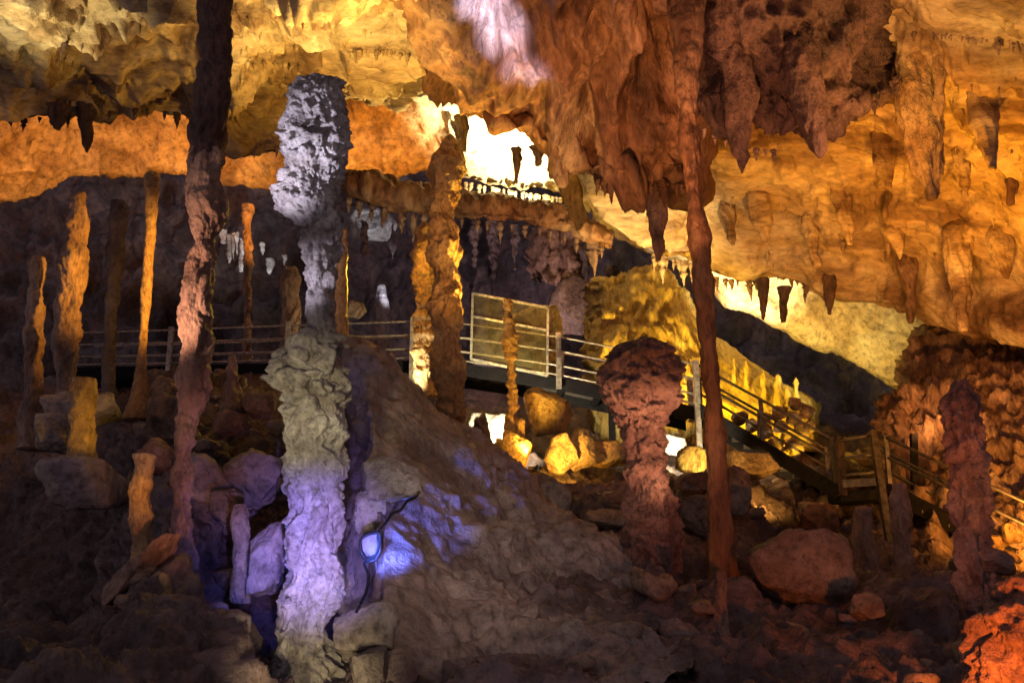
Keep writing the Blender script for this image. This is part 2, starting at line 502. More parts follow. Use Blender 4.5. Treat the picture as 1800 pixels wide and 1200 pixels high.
A0 = [(1900, 2.6), (1400, 5.0)]
F_ = {
 -800: [(1200, 7.5), (1150, 9), (1050, 11), (950, 13), (880, 15.5), (800, 19), (740, 23), (680, 29), (650, 34)],
 -200: [(1190, 7.3), (1150, 8), (1400, 8.8), (1440, 12), (1140, 15), (880, 17.5), (760, 21), (690, 27), (650, 34)],
 0: [(1180, 7.3), (1132, 8), (1450, 8.6), (1500, 12), (1250, 15.5), (880, 17.5), (750, 20), (680, 26), (650, 34)],
 110: [(1180, 7.3), (1096, 8.1), (1400, 8.8), (1430, 12), (1180, 15.2), (820, 17), (735, 20), (675, 26), (650, 34)],
 190: [(1180, 7.3), (1050, 8.3), (1320, 9.2), (1280, 12), (980, 14.5), (770, 16.5), (715, 20), (670, 26), (650, 34)],
 300: [(1160, 7.4), (1010, 8.8), (940, 9.8), (850, 11), (765, 12.3), (695, 14), (672, 19), (660, 26), (645, 34)],
 420: [(1270, 7.4), (1185, 8.8), (1060, 10), (880, 11.3), (785, 12.8), (720, 14.5), (675, 19), (660, 26), (645, 34)],
 560: [(1360, 7.4), (1275, 8.8), (1130, 10.5), (960, 12), (840, 13.5), (745, 15.5), (690, 19), (660, 26), (645, 34)],
 680: [(1300, 7.5), (1220, 9), (1100, 10.8), (960, 12.5), (860, 14.5), (785, 17.5), (735, 21), (690, 28), (650, 34)],
 800: [(1240, 7.5), (1170, 9), (1050, 11), (950, 13), (870, 15.5), (810, 18.5), (765, 22), (700, 28), (655, 34)],
 950: [(1210, 7.5), (1130, 9), (1040, 11), (940, 13), (865, 15.5), (815, 18.5), (770, 22), (700, 28), (655, 34)],
 1100: [(1210, 7.5), (1120, 9), (1030, 11), (930, 13), (870, 15.5), (815, 18.5), (765, 22), (700, 28), (660, 34)],
 1250: [(1200, 7.5), (1120, 9), (1040, 11), (950, 13), (880, 15.5), (820, 18.5), (770, 22), (710, 28), (670, 34)],
 1400: [(1200, 7.5), (1120, 9), (1060, 11), (990, 13), (915, 15.5), (850, 18.5), (790, 22), (730, 28), (690, 34)],
 1600: [(1200, 7.5), (1130, 9), (1070, 11), (1010, 13), (940, 15.5), (880, 18.5), (830, 22), (770, 28), (730, 34)],
 1800: [(1210, 7.5), (1150, 9), (1090, 11), (1040, 13), (980, 15.5), (920, 18.5), (860, 22), (800, 28), (760, 34)],
 2600: [(1250, 7.5), (1200, 9), (1130, 11), (1080, 13), (1020, 15.5), (960, 18.5), (900, 22), (840, 28), (800, 34)],
}
cols = sorted(F_)
rows = [[(px, *(A0 + F_[px])[r]) for px in cols] for r in range(11)]
def d_floor(Q, Nn):
    w = worley(Q * np.array([1.3, 1.3, 1.3]) + .5 * np.stack([gnoise(Q * 1.5, 1), gnoise(Q * 1.5, 2), gnoise(Q * 1.5, 3)], 1), 61)
    return .38 * fbm(Q * .55, 4, 60) + .22 * (.6 - w) + .10 * ridged(Q * 2.2, 4, 65) + .05 * fbm(Q * 7, 3, 67) + .07 * (.5 - worley(Q * 4.5, 68)) + .035 * (.5 - worley(Q * 11, 69))
FLW = loft(rows, 4, d_floor)
o = loft_obj("cave_floor", FLW, M["floor"]); tag(o, kind="structure")

# right hand wall
rows = []
for py, d, x0 in ((540, 21, 1650), (620, 20, 1600), (690, 18.6, 1565), (760, 17.6, 1556), (830, 17, 1553), (900, 16, 1560), (980, 15, 1585), (1060, 14, 1620)):
    rows.append([(x0 + 14, py - 10, d + 4), (x0, py, d + .3), (x0 + 45, py, d - .6), (x0 + 120, py, d - 1.2), (x0 + 190, py, d - 1.5), (x0 + 300, py, d - 2.5), (x0 + 480, py, d - 4.5), (x0 + 800, py, d - 7)])
def d_drape(seed, s=.55, a=.25, st=4.0):
    def f(Q, Nn):
        q = Q + .35 * np.stack([gnoise(Q * .9, seed + 1), gnoise(Q * .9, seed + 2), 0 * Q[:, 0]], 1)
        return a * ridged(q / np.array([s, s, s * st]), 4, seed) + a * 1.3 * fbm(Q * .7, 4, seed + 5) + a * .4 * billow(Q * 2.4, 3, seed + 6) + a * .12 * fbm(Q * 9, 2, seed + 7)
    return f
o = loft_obj("flowstone_wall", loft(rows, 4, d_drape(400, .6, .26)), M["brown"]); tag(o, "brown fluted flowstone wall along the right beside the stair landing", "cave wall")

# ------------------------------------------------------------------ hanging masses
def hanging(name, rows_px, mat, disp, label, cat, group=None, step=4):
    W = loft(rows_px, step, disp)
    o = loft_obj(name, W, mat, base=W[0, W.shape[1] // 2].copy())
    return tag(o, label, cat, group)

# the great brown curtain in the middle of the roof (each row left to right, its side edges folded back)
def folded(specs, back=3.0):
    out = []
    for (py, d, xs) in specs:
        n = len(xs)
        r = []
        for i, x in enumerate(xs):
            t = i / (n - 1)
            dd = d + back * (abs(2 * t - 1) ** 6)
            yy = py[i] if isinstance(py, (list, tuple)) else py
            r.append((x, yy, dd))
        out.append(r)
    return out
spec = [
 (-160, 10.5, [650, 700, 760, 820, 880, 940, 1000, 1060, 1120, 1180, 1240, 1300]),
 (-40, 11.5, [690, 730, 780, 830, 885, 940, 1000, 1060, 1120, 1180, 1240, 1290]),
 (60, 12.5, [730, 755, 800, 850, 900, 950, 1005, 1060, 1120, 1180, 1230, 1270]),
 (130, 13.2, [745, 770, 815, 865, 915, 965, 1015, 1065, 1120, 1170, 1210, 1240]),
 ([150, 152, 160, 168, 176, 186, 200, 210, 210, 215, 220, 225], 13.8, [785, 805, 835, 875, 922, 970, 1018, 1065, 1115, 1160, 1200, 1225]),
 ([150, 156, 172, 192, 212, 228, 252, 276, 280, 282, 284, 284], 14.3, [800, 815, 843, 885, 930, 975, 1022, 1068, 1115, 1158, 1195, 1222]),
 ([152, 160, 182, 216, 246, 258, 290, 330, 320, 312, 328, 326], 14.6, [806, 822, 850, 892, 935, 976, 1024, 1070, 1116, 1156, 1192, 1218]),
 ([130, 135, 150, 165, 180, 190, 215, 250, 260, 260, 260, 260], 17.5, [815, 830, 856, 895, 938, 980, 1026, 1072, 1116, 1154, 1190, 1210]),
]
def d_curt(Q, Nn):
    # folds run down and to the right
    k = np.clip(.62 - .2 * (Q[:, 0] + 1.2), .04, .62)
    u = Q[:, 0] + k * (Q[:, 2] - 7.0)
    w = fbm(Q * .5, 3, 501)
    q = np.stack([u * 1.15 + .7 * w, Q[:, 1] * .35, Q[:, 2] * .16], 1)
    q2 = np.stack([u * 2.9 + .9 * w, Q[:, 1] * .5, Q[:, 2] * .45], 1)
    return .50 * ridged(q, 2, 500) + .17 * ridged(q2, 3, 507) + .26 * fbm(Q * .8, 4, 503) + .05 * fbm(Q * 6, 3, 505)
hanging("rock_curtain", folded(spec), M["curtain"], d_curt, "huge brown folded rock curtain under the roof with a lavender lit streak", "rock curtain")

# dark drapery on the right
spec = [
 (-30, 11.5, [1200, 1250, 1300, 1350, 1400, 1450, 1500, 1560, 1620]),
 (30, 11.8, [1215, 1255, 1305, 1355, 1405, 1455, 1505, 1555, 1600]),
 ([90, 90, 95, 100, 100, 100, 95, 85, 80], 12.1, [1225, 1262, 1310, 1358, 1408, 1458, 1505, 1550, 1585]),
 ([150, 160, 165, 170, 180, 178, 160, 130, 110], 12.4, [1232, 1266, 1312, 1362, 1412, 1458, 1505, 1550, 1582]),
 ([185, 210, 190, 205, 235, 225, 185, 160, 130], 12.6, [1236, 1270, 1314, 1366, 1418, 1456, 1504, 1548, 1578]),
 ([120, 130, 130, 140, 150, 150, 130, 110, 90], 14.5, [1240, 1272, 1316, 1368, 1420, 1456, 1502, 1546, 1574]),
]
hanging("rock_drapery", folded(spec, 1.8), M["dark"], (lambda Q, Nn: d_drape(520, .32, .12, 6)(Q, Nn) + .26 * ridged((Q + .25 * fbm(Q * .9, 2, 3)[:, None]) / np.array([.55, .55, 5]), 2, 523)), "dark brown pleated drapery hanging from the roof beside the long thin column", "rock drapery")

from mathutils.bvhtree import BVHTree
def bvh_of(o):
    me = o.data; off = Vector(o.location)
    V = np.empty(len(me.vertices) * 3, dtype=np.float32); me.vertices.foreach_get("co", V)
    V = V.reshape(-1, 3) + np.array(o.location)
    Fq = np.empty(len(me.polygons) * 4, dtype=np.int32); me.polygons.foreach_get("vertices", Fq)
    return BVHTree.FromPolygons(V.tolist(), Fq.reshape(-1, 4).tolist())
ROOF = bvh_of(CEIL)
def on_roof(px, py, default):
    r = Vector(P(px, py, 1.0)).normalized()
    h = ROOF.ray_cast(Vector((0, 0, 0)), r)
    return h[0].y + .03 if h[0] is not None else default
# stalactites
def stal(name, rows, d, mat, disp, label, group=None, flat=.8, nseg=64, cat="stalactite", step=.03, seed=0):
    o = tube(name, rows, d, disp, mat, flat, nseg, step, base=None, seed=seed)
    return tag(o, label, cat, group)
FLT = d_flow(.18, .045, 5)
stal("stalactite", [(60, 1288, 1296), (90, 1270, 1312), (160, 1268, 1328), (200, 1275, 1322), (250, 1286, 1316), (285, 1298, 1310), (304, 1303, 1306)], 12.3, M["dark"], FLT, "dark pointed stalactite hanging left of the pleated dark drapery's tip")
stal("stalactite", [(20, 1400, 1410), (50, 1384, 1426), (130, 1375, 1440), (190, 1395, 1445), (230, 1412, 1448), (260, 1428, 1448), (278, 1439, 1444)], 12.0, M["dark"], FLT, "broad dark stalactite ending in a tip at the drapery's lowest point", seed=1)
stal("stalactite", [(10, 1605, 1615), (45, 1586, 1636), (90, 1578, 1645), (150, 1576, 1645), (220, 1590, 1646), (270, 1603, 1648), (310, 1618, 1647), (335, 1630, 1645), (352, 1635, 1641)], on_roof(1612, 150, 13.5) - .75, M["amber"], d_flow(.22, .07, 6), "long orange fluted stalactite standing out from the orange roof", seed=2)
stal("stalactite", [(40, 1642, 1648), (70, 1634, 1660), (110, 1634, 1660), (160, 1640, 1658), (190, 1645, 1656), (206, 1649, 1652)], on_roof(1646, 110, 14.0) - .25, M["amber"], FLT, "short orange stalactite just right of the long orange fluted one", seed=3)
stal("stalactite", [(225, 966, 990), (250, 968, 998), (280, 970, 997), (310, 975, 996), (330, 984, 993)], 14.2, M["curtain"], FLT, "rust brown blade stalactite hanging beside the bright white roof patch", flat=.4, seed=4)
stal("stalactite", [(270, 985, 1010), (310, 985, 1012), (340, 988, 1022), (370, 1000, 1028), (390, 1010, 1028), (404, 1014, 1022)], 15.5, M["flow"], FLT, "yellow lit drapery stalactite curling down below the rust brown blade", flat=.45, seed=5)
stal("stalactite", [(270, 1152, 1160), (300, 1136, 1175), (330, 1136, 1172), (370, 1139, 1168), (410, 1142, 1164), (440, 1148, 1163), (458, 1153, 1158)], 15.5, M["brown"], FLT, "brown stalactite hanging left of the long thin column", flat=.7, seed=6)
stal("stalactite", [(370, 1672, 1682), (410, 1658, 1698), (460, 1662, 1704), (500, 1672, 1703), (545, 1682, 1700), (582, 1692, 1696)], on_roof(1680, 410, 17.0), M["ceil"], FLT, "wide brown stalactite tapering above the dark hollow at far right", seed=7)
stal("stalactite", [(440, 1588, 1604), (470, 1580, 1612), (495, 1588, 1610), (520, 1593, 1607), (550, 1597, 1606), (568, 1600, 1603)], on_roof(1598, 462, 18.4), M["brown"], FLT, "thin dark stalactite between the orange roof and the dark hollow", seed=8)
stal("stalactite", [(470, 1452, 1462), (490, 1446, 1470), (510, 1450, 1466), (530, 1453, 1463), (553, 1457, 1460)], on_roof(1458, 488, 19.8), M["dark"], FLT, "short dark stalactite right of the bright white opening", seed=9)
stal("stalactite", [(490, 1332, 1350), (520, 1337, 1346), (545, 1339, 1344), (562, 1340, 1343)], 20.6, M["dark"], FLT, "needle thin dark stalactite splitting the bright white opening", seed=10, nseg=32)
stal("stalactite", [(505, 1365, 1390), (530, 1370, 1383), (550, 1374, 1381), (566, 1376, 1379)], 20.6, M["dark"], FLT, "dark stalactite at the right edge of the bright white opening", seed=11, nseg=32)
stal("stalactite", [(205, 800, 818), (225, 806, 822), (245, 811, 821), (266, 815, 819)], 18.5, M["flow"], FLT, "small crooked stalactite silhouetted at the top of the white roof patch", seed=12, nseg=32)
stal("stalactite", [(262, 898, 918), (285, 902, 914), (305, 904, 911), (322, 906, 909)], 18.5, M["brown"], FLT, "small dark stalactite silhouetted in the middle of the white roof patch", seed=13, nseg=32)
stal("stalactite", [(258, 932, 958), (275, 940, 952), (292, 944, 947)], 18.5, M["brown"], FLT, "stubby stalactite left of the rust brown blade", seed=14, nseg=32)
stal("stalactite", [(310, 1768, 1790), (335, 1772, 1783), (360, 1774, 1778)], on_roof(1778, 318, 16.5), M["dark"], FLT, "lone small dark stalactite near the right edge of the orange roof", seed=15, nseg=32)
stal("stalactite", [(160, 60, 130), (195, 85, 118), (215, 94, 110), (228, 100, 104)], 15.0, M["dark"], FLT, "dark stubby stalactite on the edge above the orange band at far left", seed=16)
stal("stalactite", [(165, 130, 175), (205, 143, 162), (240, 147, 158), (268, 151, 155)], 15.2, M["dark"], FLT, "dark thin stalactite in front of the orange band at left", seed=17)
stal("stalactite", [(250, 786, 812), (275, 792, 815), (295, 803, 814), (312, 809, 812)], 15.2, M["flow"], FLT, "small yellow stalactite hooked over the top of the amber column", seed=18, nseg=32)

RIBS = [("long orange rib running down the roof right of the dark drapery", 1545, 215, 330, 17), ("broad low rib on the golden roof above the white opening", 1330, 330, 425, 20), ("slanting rib on the golden roof right of the dark drapery's tip", 1475, 300, 430, 16),
        ("thick rib on the bright orange roof near the right edge", 1722, 150, 300, 22), ("thin rib on the orange roof between the fluted stalactite and the right edge", 1685, 240, 345, 11), ("short rib low on the roof above the thin dark stalactite", 1570, 385, 455, 14),
        ("small rib on the golden roof just right of the thin rust column", 1275, 345, 430, 12), ("low rib on the roof near the right edge above the dark hollow", 1755, 390, 490, 18), ("narrow rib on the golden roof above the short dark stalactite", 1420, 360, 470, 10)]
for i, (lb, x, y0, y1, hw) in enumerate(RIBS):
    sl = .16 * (y1 - y0)
    stal("flowstone_rib", [(y0 - 20, x - 3, x + 3), (y0 + .15 * (y1 - y0), x - hw * .8, x + hw * .8), (y0 + .45 * (y1 - y0), x - hw + sl * .3, x + hw + sl * .3), (y0 + .75 * (y1 - y0), x - hw * .55 + sl * .6, x + hw * .6 + sl * .6), (y1, x - 2 + sl, x + 2 + sl)],
         on_roof(x, y0 + .3 * (y1 - y0), 17) - .12, M["ceil"], d_flow(.2, .05, 6), lb, "flowstone ribs on the right roof", flat=.7, seed=110 + i, nseg=56, step=.03, cat="flowstone rib")

# small fringe stalactites: three shapes, then copies
def small_stal_mesh(seed):
    n, m = 14, 12
    rg = np.random.default_rng(seed)
    z = np.linspace(0, -1, n); r = .16 * (1 - np.linspace(0, 1, n) ** 1.3) * (1 + .25 * rg.normal(size=n)) + .012
    r[0] *= 1.1
    th = np.linspace(0, 2 * np.pi, m, endpoint=False)
    cx = np.cumsum(rg.normal(size=n) * .012)
    V = np.stack([r[:, None] * np.cos(th)[None] * (1 + .2 * rg.normal(size=(n, m))) + cx[:, None], r[:, None] * np.sin(th)[None] * np.ones((n, m)), np.repeat(z[:, None], m, 1)], -1).reshape(-1, 3)
    V = np.concatenate([V, [[0, 0, .05]], [[cx[-1], 0, -1.03]]])
    k = np.arange(m); k2 = (k + 1) % m
    t = np.concatenate([np.stack([np.full(m, n * m), k2, k], 1), np.stack([np.full(m, n * m + 1), (n - 1) * m + k, (n - 1) * m + k2], 1)])
    return mesh_np("small_stalactite", V, (grid_faces(n, m, True), t))
SMALL = {}
def fringe(spots, d, mat, label, group, fat=1.0):
    """spots: (px, y of root, length px)"""
    key = mat.name
    if key not in SMALL:
        SMALL[key] = []
        for s in range(4):
            me = small_stal_mesh(s + 50); me.materials.append(mat); SMALL[key].append(me)
    for i, (px, py, ln) in enumerate(spots):
        o = bpy.data.objects.new("small_stalactite", SMALL[key][i % 4])
        COL.objects.link(o)
        dd = d(px) if callable(d) else d
        if isinstance(dd, str): dd = on_roof(px, py, 18.0)
        o.location = P(px, py - 4, dd)
        L_ = (ln + 4) * dd / FPX
        o.scale = ((L_ * random.uniform(.7, 1.3) + .05) * fat, (L_ * random.uniform(.7, 1.2) + .05) * fat, L_)
        o.rotation_euler = (0, 0, random.uniform(0, 6.28))
        tag(o, label, "stalactite", group)
def line_spots(pts, n, lo, hi, jit=4):
    xs = np.linspace(pts[0][0], pts[-1][0], n) + RNG.uniform(-jit, jit, n)
    ys = np.interp(xs, [p[0] for p in pts], [p[1] for p in pts])
    return [(float(x), float(y), float(RNG.uniform(lo, hi) * (1.7 if RNG.random() < .2 else 1))) for x, y in zip(xs, ys)]
fringe(line_spots([(800, 322), (860, 333), (900, 340), (1010, 356)], 28, 6, 22), 23.9, M["ceil2"], "little pale stalactite in the fringe below the white lit roof patch", "fringe under the white roof patch")
fringe(line_spots([(610, 88), (660, 84), (715, 90)], 16, 10, 22), "roof", M["ceil"], "little dark stalactite in the fringe across the yellow roof at top left", "fringe across the yellow roof")
fringe(line_spots([(1610, 55), (1700, 62), (1800, 75)], 16, 12, 30), "roof", M["brown"], "little blurred stalactite in the fringe at the top right corner", "fringe in the top right corner")
fringe(line_spots([(1260, 492), (1300, 498), (1360, 478), (1450, 506), (1530, 492), (1640, 515)], 30, 8, 24), lambda x: 21.0 - max(0, x - 1360) * .0062, M["brown"], "little brown stalactite along the roof edge right of the white opening", "fringe along the right roof edge")
fringe(line_spots([(20, 215), (120, 206), (250, 195), (335, 208)], 14, 8, 22), 15.3, M["dark"], "little dark stalactite on the edge above the orange band", "fringe above the orange band")
fringe(line_spots([(400, 258), (500, 262)], 8, 8, 18), 17.4, M["brown"], "little stalactite on the olive roof edge beside the knobbly stalagmite", "fringe beside the knobbly stalagmite")
fringe(line_spots([(1150, 450), (1225, 470)], 8, 12, 30), 20.5, M["ceil2"], "little pale stalactite beside the top of the yellow flowstone", "fringe above the yellow flowstone")

fringe(line_spots([(405, 108), (450, 104), (525, 112)], 14, 8, 26), "roof", M["ceil"], "little stalactite hanging from the yellow roof right of the tall brown column", "fringe from the yellow roof by the brown column")
fringe(line_spots([(1240, 232), (1300, 262), (1360, 268)], 8, 10, 30), 13.6, M["brown"], "little brown stalactite behind the dark drapery's left tip", "fringe behind the dark drapery")
def area_spots(x0, x1, y0, y1, n, lo, hi):
    return [(float(RNG.uniform(x0, x1)), float(RNG.uniform(y0, y1)), float(RNG.uniform(lo, hi) * (1.8 if RNG.random() < .15 else 1))) for _ in range(n)]
fringe(area_spots(1240, 1780, 330, 470, 46, 10, 26), "roof", M["ceil"], "thin little stalactite scattered over the lower golden roof at right", "thin stalactites on the lower golden roof", .6)
fringe(area_spots(1640, 1800, 110, 320, 14, 10, 26), "roof", M["ceil"], "thin little stalactite scattered over the bright orange roof at far right", "thin stalactites on the orange roof", .6)
fringe(area_spots(400, 740, 20, 170, 30, 10, 28), "roof", M["ceil"], "thin little stalactite scattered over the yellow roof at top left", "thin stalactites on the yellow roof", .6)
fringe(area_spots(20, 330, 60, 190, 24, 10, 34), "roof", M["brown"], "thin little stalactite scattered over the shadowed roof at far left", "thin stalactites on the shadowed roof", .7)
fringe(line_spots([(590, 345), (700, 380), (800, 388), (930, 402), (1060, 438)], 22, 10, 40), 20.95, M["brown"], "little dark stalactite under the dark ledge below the white roof patch", "fringe under the dark ledge")
fringe(line_spots([(1500, 185), (1545, 170), (1575, 140)], 8, 10, 30), 12.6, M["dark"], "little dark stalactite on the right flank of the dark drapery", "fringe on the dark drapery's right flank")
fringe(line_spots([(1050, 322), (1110, 318), (1200, 330)], 12, 10, 34), 14.9, M["curtain"], "little rust stalactite along the great curtain's lower hem", "fringe along the great curtain's hem")

# dark ledge that hides the lamp under the white roof patch
bx = [585, 640, 700, 760, 800, 850, 900, 950, 1000, 1040, 1075]
bt = [292, 296, 308, 320, 326, 334, 342, 350, 356, 380, 408]
bb = [330, 352, 372, 380, 382, 384, 390, 398, 404, 424, 432]
rows = []
for f, dd in ((.25, .75), (.1, .45), (.2, .1), (.45, 0), (.8, .05), (1, .35), (.9, .75)):
    rows.append([(x, a + (b - a) * f, 20.5 + dd + (.4 if i in (0, len(bx) - 1) else 0)) for i, (x, a, b) in enumerate(zip(bx, bt, bb))])
hanging("rock_ledge", rows, M["curtain"], lambda Q, Nn: .10 * ridged(Q * np.array([2.2, 2.2, .8]), 3, 811) + .10 * fbm(Q * 1.2, 4, 812) + .04 * fbm(Q * 6, 3, 813), "dark brown hanging rock ledge right under the white lit roof patch", "rock ledge", step=3)

# ------------------------------------------------------------------ stalagmites and columns
t = empty("stalagmite", P(545, 1230, 9), "tall pale knobbly stalagmite in front with bulbous head and violet lit foot", "stalagmite")
tube("head", [(136, 553, 563), (142, 525, 596), (160, 505, 606), (185, 500, 610), (230, 500, 612), (280, 497, 612), (320, 494, 608), (350, 488, 604), (372, 488, 602), (388, 512, 600), (402, 530, 598), (415, 538, 596)], 9, d_knob(.115, .07), M["pale"], 1, 220, .011, t, shrink=.88)
tube("shaft", [(375, 528, 602), (400, 534, 602), (440, 536, 596), (480, 537, 590), (530, 538, 586), (565, 539, 586), (590, 530, 592), (610, 512, 598)], 9, lambda Q, D, R: .05 * billow(Q / np.array([.16, .16, .22]), 3, 12) + .03 * fbm(Q / .3, 3, 4), M["pale"], 1, 150, .012, t, shrink=1.0)
tube("base", [(560, 542, 582), (585, 528, 590), (604, 500, 597), (622, 476, 604), (655, 472, 610), (685, 480, 612), (715, 497, 612), (770, 500, 612), (825, 503, 607), (860, 500, 602), (900, 505, 599), (960, 508, 602), (1005, 506, 606), (1045, 498, 598), (1080, 494, 580), (1110, 485, 572), (1150, 478, 596), (1200, 468, 622), (1290, 440, 660)], 9, d_cauli(), M["pale"], 1, 240, .011, t, shrink=.90)

def stag(rows, d, disp, mat, label, flat=1.0, nseg=80, step=.025, name="stalagmite", cat="stalagmite", group=None, seed=0, shrink=1.0):
    return tag(tube(name, rows, d, disp, mat, flat, nseg, step, seed=seed, shrink=shrink), label, cat, group)

t = empty("stone_column", P(338, 880, 9.6), "tall brown column at left reaching from roof to floor, dark above", "column")
tube("upper_shaft", [(-90, 340, 420), (-40, 352, 407), (0, 355, 403), (60, 352, 402), (120, 350, 403), (180, 347, 399), (240, 338, 393), (290, 336, 388)], 9.6, d_flow(.15, .035, 2, .6), M["dark"], 1, 110, .016, t, seed=3)  # weak light on the upper column put into a darker stone colour
tube("shaft", [(265, 342, 384), (285, 333, 390), (320, 332, 390), (380, 338, 385), (430, 338, 380), (470, 332, 375), (520, 325, 372), (560, 324, 370), (600, 322, 366), (640, 320, 362), (690, 319, 356), (740, 315, 344), (800, 312, 331), (880, 312, 330), (950, 306, 336), (1000, 300, 345)], 9.6, d_flow(.15, .045, 3, .8), M["brown"], 1, 110, .016, t, seed=4)

stag([(303, 262, 276), (310, 255, 282), (330, 254, 280), (400, 255, 274), (500, 250, 268), (600, 243, 259), (660, 237, 258), (690, 231, 264), (740, 214, 284)], 13, d_lump(.3, .012), M["amber"], "smooth slender yellow stalagmite with flat top left of the tall brown column", seed=5)
stag([(338, 139, 147), (350, 132, 150), (400, 120, 151), (440, 112, 150), (480, 108, 148), (520, 105, 143), (560, 98, 138), (620, 98, 135), (680, 104, 132), (740, 106, 140), (820, 96, 156)], 12.5, d_flow(.13, .035, 2.5, .8), M["brown"], "knotty orange brown stalagmite second from the left edge", seed=6)
stag([(453, 60, 74), (470, 54, 76), (520, 52, 76), (570, 49, 72), (630, 45, 70), (690, 42, 74), (790, 30, 90)], 13, d_flow(.13, .03, 2.5, .7), M["brown"], "short dim brown stalagmite nearest the left edge", seed=7)
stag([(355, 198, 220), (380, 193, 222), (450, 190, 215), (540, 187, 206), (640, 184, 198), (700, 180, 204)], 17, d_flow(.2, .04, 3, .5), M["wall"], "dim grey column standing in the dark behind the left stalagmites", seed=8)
stag([(665, 128, 166), (680, 124, 168), (720, 124, 166), (780, 123, 163), (810, 121, 166), (850, 119, 168)], 11, d_lump(.2, .03), M["amber"], "stubby broken yellow stalagmite stump at left", seed=9)
stag([(798, 238, 268), (815, 236, 269), (840, 230, 268), (880, 226, 268), (930, 226, 266), (965, 232, 268), (1010, 228, 272), (1070, 220, 282)], 9.2, d_lump(.25, .03), M["amber"], "smooth orange lit stump beside the black pit at lower left", seed=10)
stag([(624, 405, 411), (635, 402, 414), (660, 402, 415), (680, 397, 422), (700, 391, 428), (725, 386, 434)], 12, d_lump(.2, .03), M["brown"], "little pointed orange stalagmite right of the tall brown column", seed=11)
stag([(395, 596, 608), (430, 592, 610), (500, 590, 611), (560, 590, 612), (610, 587, 614)], 13, d_rings(.12, .02), M["amber"], "bright yellow column half hidden behind the knobbly stalagmite", seed=12)
stag([(390, 744, 752), (398, 737, 758), (420, 732, 760), (450, 727, 760), (500, 727, 763), (540, 732, 765), (590, 728, 767), (640, 729, 767), (700, 728, 770)], 16.5, d_rings(.17, .07), M["amber"], "ringed yellow stalagmite with glistening foot behind the amber column", seed=13, step=.02)
stag([(236, 789, 793), (252, 783, 796), (270, 774, 800), (288, 764, 803), (315, 757, 802), (345, 751, 803), (380, 752, 805), (420, 758, 806), (470, 762, 808), (520, 762, 810), (580, 762, 812), (640, 764, 815), (700, 770, 813), (760, 778, 815)], 15, d_flow(.28, .085, 2.6, .9), M["amber"], "stout amber column with pointed top in the middle of the cave", seed=14, nseg=120, step=.02, name="stone_column", cat="column", shrink=.86)
stag([(525, 888, 897), (530, 884, 901), (550, 885, 900), (575, 886, 904), (600, 883, 909), (616, 885, 907), (632, 891, 904), (680, 892, 908), (720, 893, 909), (745, 889, 914), (775, 886, 922)], 16.6, d_rings(.10, .045), M["amber"], "thin knobbly yellow stalagmite in front of the framed glass panel", seed=15, step=.014)
stag([(735, 914, 919), (742, 909, 921), (760, 908, 922), (785, 906, 924)], 16.4, d_rings(.10, .03), M["amber"], "small yellow stalagmite beside the foot of the thin knobbly one", seed=16, step=.014)

t = empty("stalagmite", P(1150, 1100, 11), "reddish mushroom headed stalagmite in front of the walkway", "stalagmite")
tube("head", [(596, 1118, 1142), (604, 1096, 1158), (620, 1075, 1178), (640, 1066, 1190), (662, 1061, 1196), (690, 1063, 1190), (712, 1074, 1182), (735, 1086, 1172), (755, 1095, 1165)], 11, (lambda Q, D, R: d_popcorn(.12, .05)(Q, D, R) + .09 * ridged(Q / .3, 3, 77) + .03 * fbm(Q / .07, 3, 5)), M["red"], 1, 180, .014, t, shrink=1.0)
tube("shaft", [(715, 1092, 1168), (750, 1097, 1166), (790, 1103, 1166), (840, 1105, 1174), (900, 1102, 1184), (960, 1104, 1190), (1020, 1106, 1196), (1110, 1095, 1215)], 11, lambda Q, D, R: .06 * ridged(Q / np.array([.2, .2, .6]), 3, 5) + .06 * billow(Q / .2, 3, 6) + .02 * fbm(Q / .05, 2, 7), M["red"], 1, 150, .014, t, seed=2, shrink=1.04)

stag([(-60, 1165, 1245), (40, 1178, 1235), (120, 1188, 1228), (200, 1196, 1224), (300, 1202, 1230), (400, 1212, 1239), (500, 1222, 1250), (600, 1230, 1258), (700, 1238, 1268), (760, 1240, 1273), (850, 1245, 1281), (940, 1246, 1287), (1040, 1242, 1296), (1100, 1232, 1310)], 11.5, d_flow(.16, .028, 3, .8), M["curtain"], "long thin rust coloured column slanting from the roof to the floor", seed=18, name="stone_column", cat="column")
stag([(890, 1506, 1526), (896, 1501, 1531), (930, 1502, 1531), (980, 1506, 1540), (1040, 1504, 1548), (1090, 1496, 1560)], 13.2, d_flow(.2, .035, 3, .5), M["brown"], "dim pinkish stump below the stair landing, left of the landing's tall leg", seed=19)
stag([(850, 1574, 1590), (880, 1570, 1596), (920, 1570, 1600), (970, 1573, 1598), (1040, 1570, 1602), (1090, 1562, 1612)], 13.2, d_flow(.2, .05, 3, .6), M["brown"], "dim brown stalagmite right of the landing's tall leg", seed=20)
stag([(668, 1682, 1694), (690, 1668, 1708), (730, 1660, 1718), (780, 1662, 1722), (840, 1672, 1728), (900, 1680, 1736), (960, 1682, 1738), (1020, 1686, 1742), (1080, 1690, 1740), (1140, 1684, 1750), (1230, 1670, 1770)], 9.6, lambda Q, D, R: .07 * ridged(Q / np.array([.2, .2, .6]), 3, 5) + .06 * billow(Q / .22, 3, 6) + .02 * fbm(Q / .05, 2, 7), M["red"], "thick dark red column at the right side", seed=21, name="stone_column", cat="column")
stag([(1004, 1260, 1275), (1012, 1257, 1277), (1050, 1257, 1277), (1095, 1253, 1281), (1160, 1245, 1292)], 9.6, d_lump(.2, .02), M["brown"], "small dim stump in front of the thin rust column's foot", seed=22)
